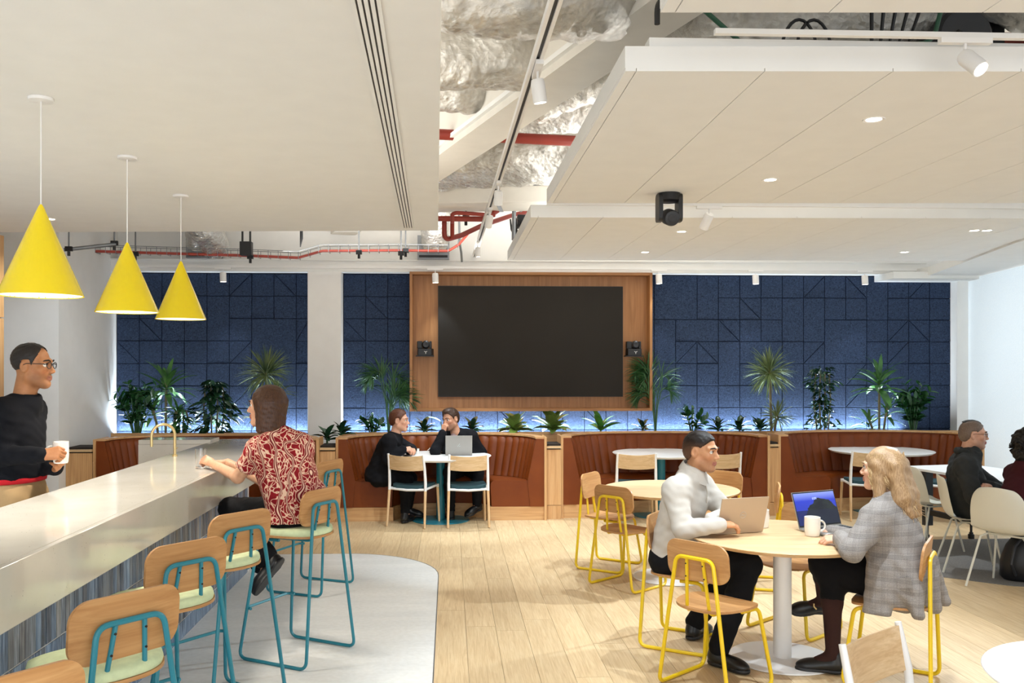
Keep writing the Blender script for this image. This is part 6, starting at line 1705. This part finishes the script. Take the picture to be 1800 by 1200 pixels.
# 4 -------- blonde woman in the check blazer
P = Person('woman with long wavy blonde hair in a grey check blazer at the round oak table', (2.50, 4.80, 0), Vector((2.53, 4.79, 0.565)), at(1568, 938, 4.80), at(1560, 872, 4.82), (-0.67, 0.74, 0), fem=True, sw=0.155, skin='dfb296')
P.limb(-1, at(1497, 968, 4.62), at(1478, 946, 4.90), at(1462, 1005, 5.05), at(1464, 1138, 4.95), G(1408, 1168, 0.035))
P.limb(1, at(1525, 955, 5.15), at(1462, 935, 5.25), at(1448, 988, 5.12), at(1448, 1056, 5.30), at(1405, 1066, 5.36))
P.head(at(1550, 824, 4.86), (-0.72, 0.69, -0.02), lip='c0806f')
P.hand(-1, (-0.85, 0.4, -0.15), (-0.1, -0.4, 0.9), curl=(0.5, 0.5, 0.55, 0.6)); P.hand(1, (-0.8, 0.2, 0), (0, 0, 1), curl=(0.4, 0.4, 0.4, 0.4))
P.face(iris='4a6a80', brow='8a6a48')
Mh = P.hM; RH = np.array(Mh.to_3x3()); F_ = Field(); hl_ = lambda x, y, z: Mh @ Vector((x, y, z))
F_.ell(hl_(0, -0.022, 0.040), (0.088, 0.108, 0.090), RH, k=.02)
for sx in (-1, 1): F_.cap(hl_(sx * 0.066, -0.005, 0.02), hl_(sx * 0.075, -0.01, -0.15), 0.034, 0.034, k=.03)
pb = at(1592, 872, 4.78); pc_ = at(1608, 905, 4.76)
for x in (-0.05, 0.0, 0.05):
    F_.cap(hl_(x, -0.085, 0.02), pb + P.right * x * 1.3, 0.045, 0.047, k=.03); F_.cap(pb + P.right * x * 1.3, pc_ + P.right * x * 1.2, 0.045, 0.020, k=.03)
F_.ell(hl_(0, 0.090, -0.035), (0.060, 0.058, 0.12), RH, k=.01, sub=True)
P.child('hair', [F_.mesh(0.0065, 0.003, 14, 2.0)], m_hair('wavy_blonde_hair', '7a5a3a', 'c2a078'))
st = MB()
for k in range(260):
    a = prn.uniform(-2.5, 2.5); r0 = hl_(0.078 * math.sin(a), -0.02 - 0.095 * math.cos(a), prn.uniform(0.0, 0.10))
    dn = prn.uniform(0.3, 1.0); xx_ = 0.085 * math.sin(a)
    r1 = hl_(0.098 * math.sin(a), -0.03 - 0.108 * math.cos(a), -0.09)
    r2 = pb.lerp(pc_, dn) + P.right * (xx_ * -1.0) + Vector((prn.uniform(-.03, .03), prn.uniform(-.04, .03), prn.uniform(-.03, .03)))
    if abs(a) > 1.7: r2 = hl_(0.085 * math.sin(a) * 1.1, -0.02, -0.09 - 0.13 * dn)
    pts = []; ph = prn.uniform(0, 6.3); am = prn.uniform(0.006, 0.014)
    for i in range(15):
        t_ = i / 14; p_ = r0 * (1 - t_) ** 2 + r1 * 2 * t_ * (1 - t_) + r2 * t_ * t_
        p_ = p_ + Vector((math.cos(ph + t_ * 17), math.sin(ph + t_ * 17), 0.5 * math.cos(ph + t_ * 15))) * am * (0.3 + 1.1 * t_)
        pts.append(p_)
    st.tube(pts, [0.0011 + 0.0055 * math.sin(PI * min(1, i / 14 + 0.1)) for i in range(15)], 5, cap=False)
P.child('hair_strands', st, m_hair('blonde_strands', '94703f', 'dcbf94'))
F_ = Field(); P.torso(F_, 0.026, 1.16); P.arms(F_, 0.022, 0.97, puff=0.004)
F_.ell(P.pelvis + P.up * 0.02, (0.20, 0.155, 0.16), P.R, k=.06)
for x, y in ((-0.14, -0.12), (0.0, -0.14), (0.15, -0.12), (0.18, 0.0), (-0.18, 0.02), (-0.18, 0.09)):
    b_ = P.pelvis + P.right * x * 0.9 + P.f2 * y * 0.7; F_.cap(b_ + P.up * 0.1, Vector((b_.x, b_.y, 0.43)) + (P.right * x + P.f2 * y) * 0.45, 0.05, 0.034, k=.07)
F_.plane((0, 0, -1), -0.415); collar_cut(F_, P, 0.060, 0.02)
F_.cap(P.pelvis - P.f2 * 0.20 + P.up * 0.0, Vector((P.pelvis.x, P.pelvis.y, 0.38)) - P.f2 * 0.24, 0.006, 0.013, k=.01, sub=True)
P.garment('blazer', F_, m_check(), 0.008, 0.0026, 13)
cl = MB(); nb = P.neck + P.up * 0.035; rows = []
for k in range(13):
    a = PI * (-0.8 + 1.6 * k / 12); dx, dy = math.sin(a) * 0.066, -math.cos(a) * 0.066
    c0 = nb + P.right * dx + P.f2 * dy - P.up * 0.035 * (dy + 0.066) / 0.13; rows.append([c0 + (P.right * dx + P.f2 * dy) * 0.35 - P.up * 0.05, c0 + (P.right * dx + P.f2 * dy) * 0.15 - P.up * 0.01, c0])
cl.sheet(rows, 0.006); P.child('lapel_collar', cl, bpy.data.materials['glen_check_wool'])
pf = MB(); pc0 = P.pelvis - P.right * 0.19 - P.f2 * 0.055 + P.up * 0.05
pf.sheet([[pc0 - P.f2 * 0.065 - P.right * 0.022, pc0 - P.f2 * 0.065 - P.right * 0.036 - P.up * 0.055], [pc0 + P.f2 * 0.06 - P.right * 0.028, pc0 + P.f2 * 0.06 - P.right * 0.04 - P.up * 0.055]], 0.006); P.child('pocket_flap', pf, bpy.data.materials['glen_check_wool'])
F_ = Field(); F_.ell(P.pelvis - P.up * 0.03, (0.18, 0.13, 0.11), P.R, k=.04); P.legs(F_, 0.018, shin=False)
kn = P.seg[-1]['knee'].lerp(P.seg[1]['knee'], 0.5); F_.cap(P.pelvis, kn, 0.12, 0.085, k=.05)
for sd in (1, -1): F_.cap(P.seg[sd]['knee'], P.seg[sd]['knee'].lerp(P.seg[sd]['ankle'], 0.30), 0.07, 0.066, k=.05)
P.garment('skirt', F_, C_BLACK, 0.010, 0.0018)
F_ = Field(); P.legs(F_, 0.002)
for sd in (1, -1): F_.cap(P.seg[sd]['ankle'], P.seg[sd]['ankle'].lerp(P.seg[sd]['toe'], 0.5), 0.036, 0.024, k=.02)
P.garment('tights', F_, C_TIGHTS, 0.008, 0.0)
P.shoes(C_SHOE)
bk = MB(); q_ = P.seg[1]; bk.tube([q_['toe'].lerp(q_['ankle'], 0.55) + Vector((-0.012, -0.045, 0.012)), q_['toe'].lerp(q_['ankle'], 0.45) + Vector((0, -0.052, 0.0)), q_['toe'].lerp(q_['ankle'], 0.5) + Vector((0.01, -0.05, -0.02))], 0.005, 6); P.child('shoe_buckle', bk, M['brass'])
P.build()

# 5 -------- man at the booth, profile
P = Person('man with short auburn hair in a dark coat, left at the booth table', (-0.78, 10.05, 0), at(668, 836, 10.06), at(683, 789, 10.02), at(695, 765, 10.0), (0.98, -0.1, 0), sw=0.168, skin='dba88c')
P.limb(1, at(682, 806, 9.80), at(708, 790, 9.86), at(715, 842, 9.95), at(712, 895, 9.95), G(728, 906, 0.04))
P.limb(-1, at(722, 790, 10.2), at(718, 789, 9.98), at(722, 840, 10.2), at(718, 890, 10.2), at(732, 898, 10.2))
P.head(at(702, 739, 9.99), (0.98, -0.14, -0.06), lip='b56a62', stubble=0.1, stub='8a5a40')
P.hand(1, (0.85, 0.2, 0.05), (0.1, -0.5, 0.8), curl=(0.8, 0.8, 0.85, 0.9), thumb=0.7); P.hand(-1, (0.5, -0.7, 0), (0, 0, 1), curl=(0.8, 0.8, 0.8, 0.8))
P.face(brow='5a3522'); P.child('hair', [hair_cap(P.hM, 'short', 0.014)], m_hair('auburn_hair', '35190d', '6a3a20'))
F_ = Field(); P.torso(F_, 0.026, 1.2); P.arms(F_, 0.022, 0.97); F_.ell(P.pelvis, (0.205, 0.175, 0.14), P.R, k=.06); F_.plane((0, 0, -1), -0.462); collar_cut(F_, P, 0.066, 0.03); P.garment('coat', F_, C_SUIT, 0.010, 0.003, 14)
F_ = Field(); P.legs(F_, 0.014); F_.plane((0, 0, -1), -0.1); P.garment('trousers', F_, C_BLACK, 0.012, 0.003); P.shoes(C_SHOE); P.build()

# 6 -------- man at the booth, hand at his mouth
P = Person('man with curly brown hair in the booth, hand raised to his mouth', (0.12, 10.55, 0), at(818, 825, 10.56), at(808, 781, 10.50), at(803, 759, 10.46), (-0.45, -0.89, 0), sw=0.17, skin='d39e80')
P.limb(1, at(765, 792, 10.20), at(779, 760, 10.26), at(790, 830, 10.0), at(792, 885, 10.1), G(786, 898, 0.04))
P.limb(-1, at(846, 795, 10.45), at(778, 792, 10.28), at(840, 830, 10.05), at(838, 885, 10.1), at(830, 893, 10.05))
P.head(at(792, 737, 10.38), (-0.66, -0.72, -0.18), lip='a5605a', stubble=0.5, stub='5a3a28', roll=0.12)
P.hand(1, (0.22, 0.12, 0.95), (-0.55, -0.8, 0.1), curl=(0.9, 0.9, 0.95, 1.0), thumb=0.8, spread=0.5); P.hand(-1, (-0.8, -0.5, 0), (0, 0, 1), curl=(0.5, 0.5, 0.5, 0.5))
P.face(brow='2a1a12'); P.child('hair', [hair_cap(P.hM, 'quiff', 0.018)], m_hair('curly_brown_hair', '1d120b', '4a3020'))
F_ = Field(); P.torso(F_, 0.024, 1.15); P.arms(F_, 0.020, 0.95); F_.plane((0, 0, -1), -0.47); collar_cut(F_, P, 0.072, 0.03); P.garment('jacket', F_, C_SUIT, 0.010, 0.0026, 15)
F_ = Field(); F_.ell(P.chest + P.f2 * 0.075 + P.up * 0.09, (0.055, 0.06, 0.12), P.R, k=.02); collar_cut(F_, P, 0.060, 0.03); P.garment('shirt_front', F_, m_cloth('pale_pink_shirt', 'b89a98'), 0.009, 0.001)
wt = MB(); w0 = P.seg[1]['wrist']; wt.tube([w0 + Vector((0.03 * math.cos(2 * PI * k / 12), 0.03 * math.sin(2 * PI * k / 12), 0)) for k in range(12)], 0.007, 6, closed=True); P.child('wristwatch', wt, M['black'])
F_ = Field(); P.legs(F_, 0.014); F_.plane((0, 0, -1), -0.1); P.garment('trousers', F_, C_BLACK, 0.012, 0.003); P.shoes(C_SHOE); P.build()

# 7 -------- man in the dark grey coat by the window
P = Person('man with shaved sides and glasses in a dark grey coat by the window', (4.50, 7.42, 0), Vector((4.50, 7.42, 0.555)), at(1697, 838, 7.42), at(1703, 793, 7.42), (0.90, -0.42, 0), sw=0.17, skin='d6a68c')
P.limb(1, at(1712, 874, 7.12), at(1752, 860, 7.28), Vector((4.82, 7.10, 0.50)), Vector((4.86, 7.08, 0.09)), Vector((5.02, 7.02, 0.035)))
P.limb(-1, at(1765, 868, 7.62), at(1738, 854, 7.22), Vector((4.92, 7.30, 0.50)), Vector((4.97, 7.28, 0.09)), Vector((5.12, 7.22, 0.035)))
P.head(at(1711, 764, 7.43), (0.92, -0.38, -0.06), lip='a5605a', stubble=0.3, stub='5a4438')
P.hand(1, (0.75, 0.6, 0.1), (0.3, -0.3, 0.9), curl=(0.5, 0.5, 0.5, 0.5)); P.hand(-1, (-0.6, -0.7, 0.1), (0.4, 0, 0.9), curl=(0.6, 0.6, 0.6, 0.6))
P.face(brow='2a1d16'); P.glasses('7a4a30')
v_, q_ = hair_cap(P.hM, 'crop', 0.006); P.child('hair', [(v_, q_)], m_hair('shaved_hair', '5a4a40', '7a675a'))
F_ = Field(); F_.ell(P.hM @ Vector((0, -0.02, 0.062)), (0.050, 0.098, 0.068), np.array(P.hM.to_3x3()), k=.01); F_.plane(-(P.hM.to_3x3() @ Vector((0, 0, 1))), float(-(P.hM.to_3x3() @ Vector((0, 0, 1))).dot(P.hM @ Vector((0, 0, 0.10))))); P.child('hair_top', [F_.mesh(0.006, 0.001, 150)], m_hair('black_top_hair', '0c0a09', '1c1613'))
F_ = Field(); P.torso(F_, 0.030, 1.2); P.arms(F_, 0.024, 0.96); F_.ell(P.pelvis + P.f2 * 0.04, (0.205, 0.165, 0.15), P.R, k=.06)
for sd in (1, -1): F_.cap(P.hip[sd] + P.up * 0.03, P.hip[sd].lerp(P.seg[sd]['knee'], 0.55) + Vector((0, 0, 0.02)), 0.105, 0.085, k=.05)
F_.plane((0, 0, -1), -0.462); collar_cut(F_, P, 0.070, 0.035); P.garment('coat', F_, C_GREY, 0.009, 0.0035, 15)
hd = Field(); nb = P.neck + P.up * 0.02
for k in range(9):
    a, b = PI * (-0.75 + 1.5 * k / 9), PI * (-0.75 + 1.5 * (k + 1) / 9)
    pa = nb + P.right * math.sin(a) * 0.088 - P.f2 * math.cos(a) * 0.088 - P.up * 0.03 * (1 - math.cos(a)); pb_ = nb + P.right * math.sin(b) * 0.088 - P.f2 * math.cos(b) * 0.088 - P.up * 0.03 * (1 - math.cos(b)); hd.cap(pa, pb_, 0.026, k=.02)
P.garment('hood', hd, C_GREY, 0.009, 0.003, 30)
F_ = Field(); P.legs(F_, 0.014); F_.plane((0, 0, -1), -0.12); P.garment('trousers', F_, C_BLACK, 0.011, 0.003); P.shoes(C_SHOE); P.build()

# 8 -------- person in maroon at the right edge
P = Person('person with curly black hair in a maroon top at the right edge, seen from behind', (4.55, 6.86, 0), Vector((4.50, 6.86, 0.555)), at(1806, 856, 6.88), at(1807, 812, 6.88), (0.93, 0.36, 0), fem=True, sw=0.155, skin='6a4430')
P.limb(1, at(1822, 895, 6.72), at(1850, 880, 6.95), Vector((4.90, 6.86, 0.50)), Vector((4.90, 6.9, 0.10)), Vector((5.06, 6.95, 0.035)))
P.limb(-1, at(1845, 885, 7.2), at(1855, 875, 7.0), Vector((4.86, 7.08, 0.50)), Vector((4.88, 7.1, 0.10)), Vector((5.04, 7.16, 0.035)))
P.head(at(1812, 783, 6.88), (0.95, 0.3, 0), lip='5a302a')
P.hand(1, (0.5, 0.8, 0.1), (0.3, -0.3, 0.9), curl=(0.5, 0.5, 0.5, 0.5)); P.hand(-1, (-0.2, -0.9, 0.1), (0.4, 0, 0.9), curl=(0.6, 0.6, 0.6, 0.6))
P.face(brow='0f0b09')
F_ = Field(); RH = np.array(P.hM.to_3x3()); F_.ell(P.hM @ Vector((0, -0.035, 0.03)), (0.108, 0.118, 0.112), RH, k=.02); F_.ell(P.hM @ Vector((0, -0.06, -0.06)), (0.095, 0.085, 0.08), RH, k=.03)
F_.ell(P.hM @ Vector((0, 0.092, -0.03)), (0.064, 0.06, 0.12), RH, k=.01, sub=True); P.child('hair', [F_.mesh(0.006, 0.009, 70, 1.0)], m_hair('black_curls', '0a0808', '1c1512'))
cu = MB()
for k in range(150):
    a, b = prn.uniform(0, 2 * PI), prn.uniform(-0.9, 1.4); c = Vector((0.105 * math.cos(a) * math.cos(b), -0.035 + 0.115 * math.sin(a) * math.cos(b), 0.015 + 0.115 * math.sin(b)))
    if c.y > 0.045 and c.z < 0.09: continue
    ax1 = Vector((prn.uniform(-1, 1), prn.uniform(-1, 1), prn.uniform(-1, 1))).normalized(); ax2 = ax1.orthogonal().normalized()
    cu.tube([P.hM @ (c + ax1 * 0.013 * math.cos(j * 1.0) + ax2 * 0.013 * math.sin(j * 1.0) + c.normalized() * 0.002 * j) for j in range(9)], 0.0035, 5, cap=False)
P.child('hair_curls', cu, bpy.data.materials['black_curls'])
F_ = Field(); P.torso(F_, 0.020, 1.1); P.arms(F_, 0.017, 0.97); F_.plane((0, 0, -1), -0.47); collar_cut(F_, P, 0.058, 0.015); P.garment('jumper', F_, C_MAROON, 0.010, 0.0022, 17)
F_ = Field(); F_.ell(P.pelvis - P.up * 0.02, (0.178, 0.13, 0.11), P.R, k=.04); P.legs(F_, 0.012); F_.plane((0, 0, -1), -0.1); P.garment('trousers', F_, C_BLACK, 0.011, 0.003); P.shoes(C_SHOE); P.build()
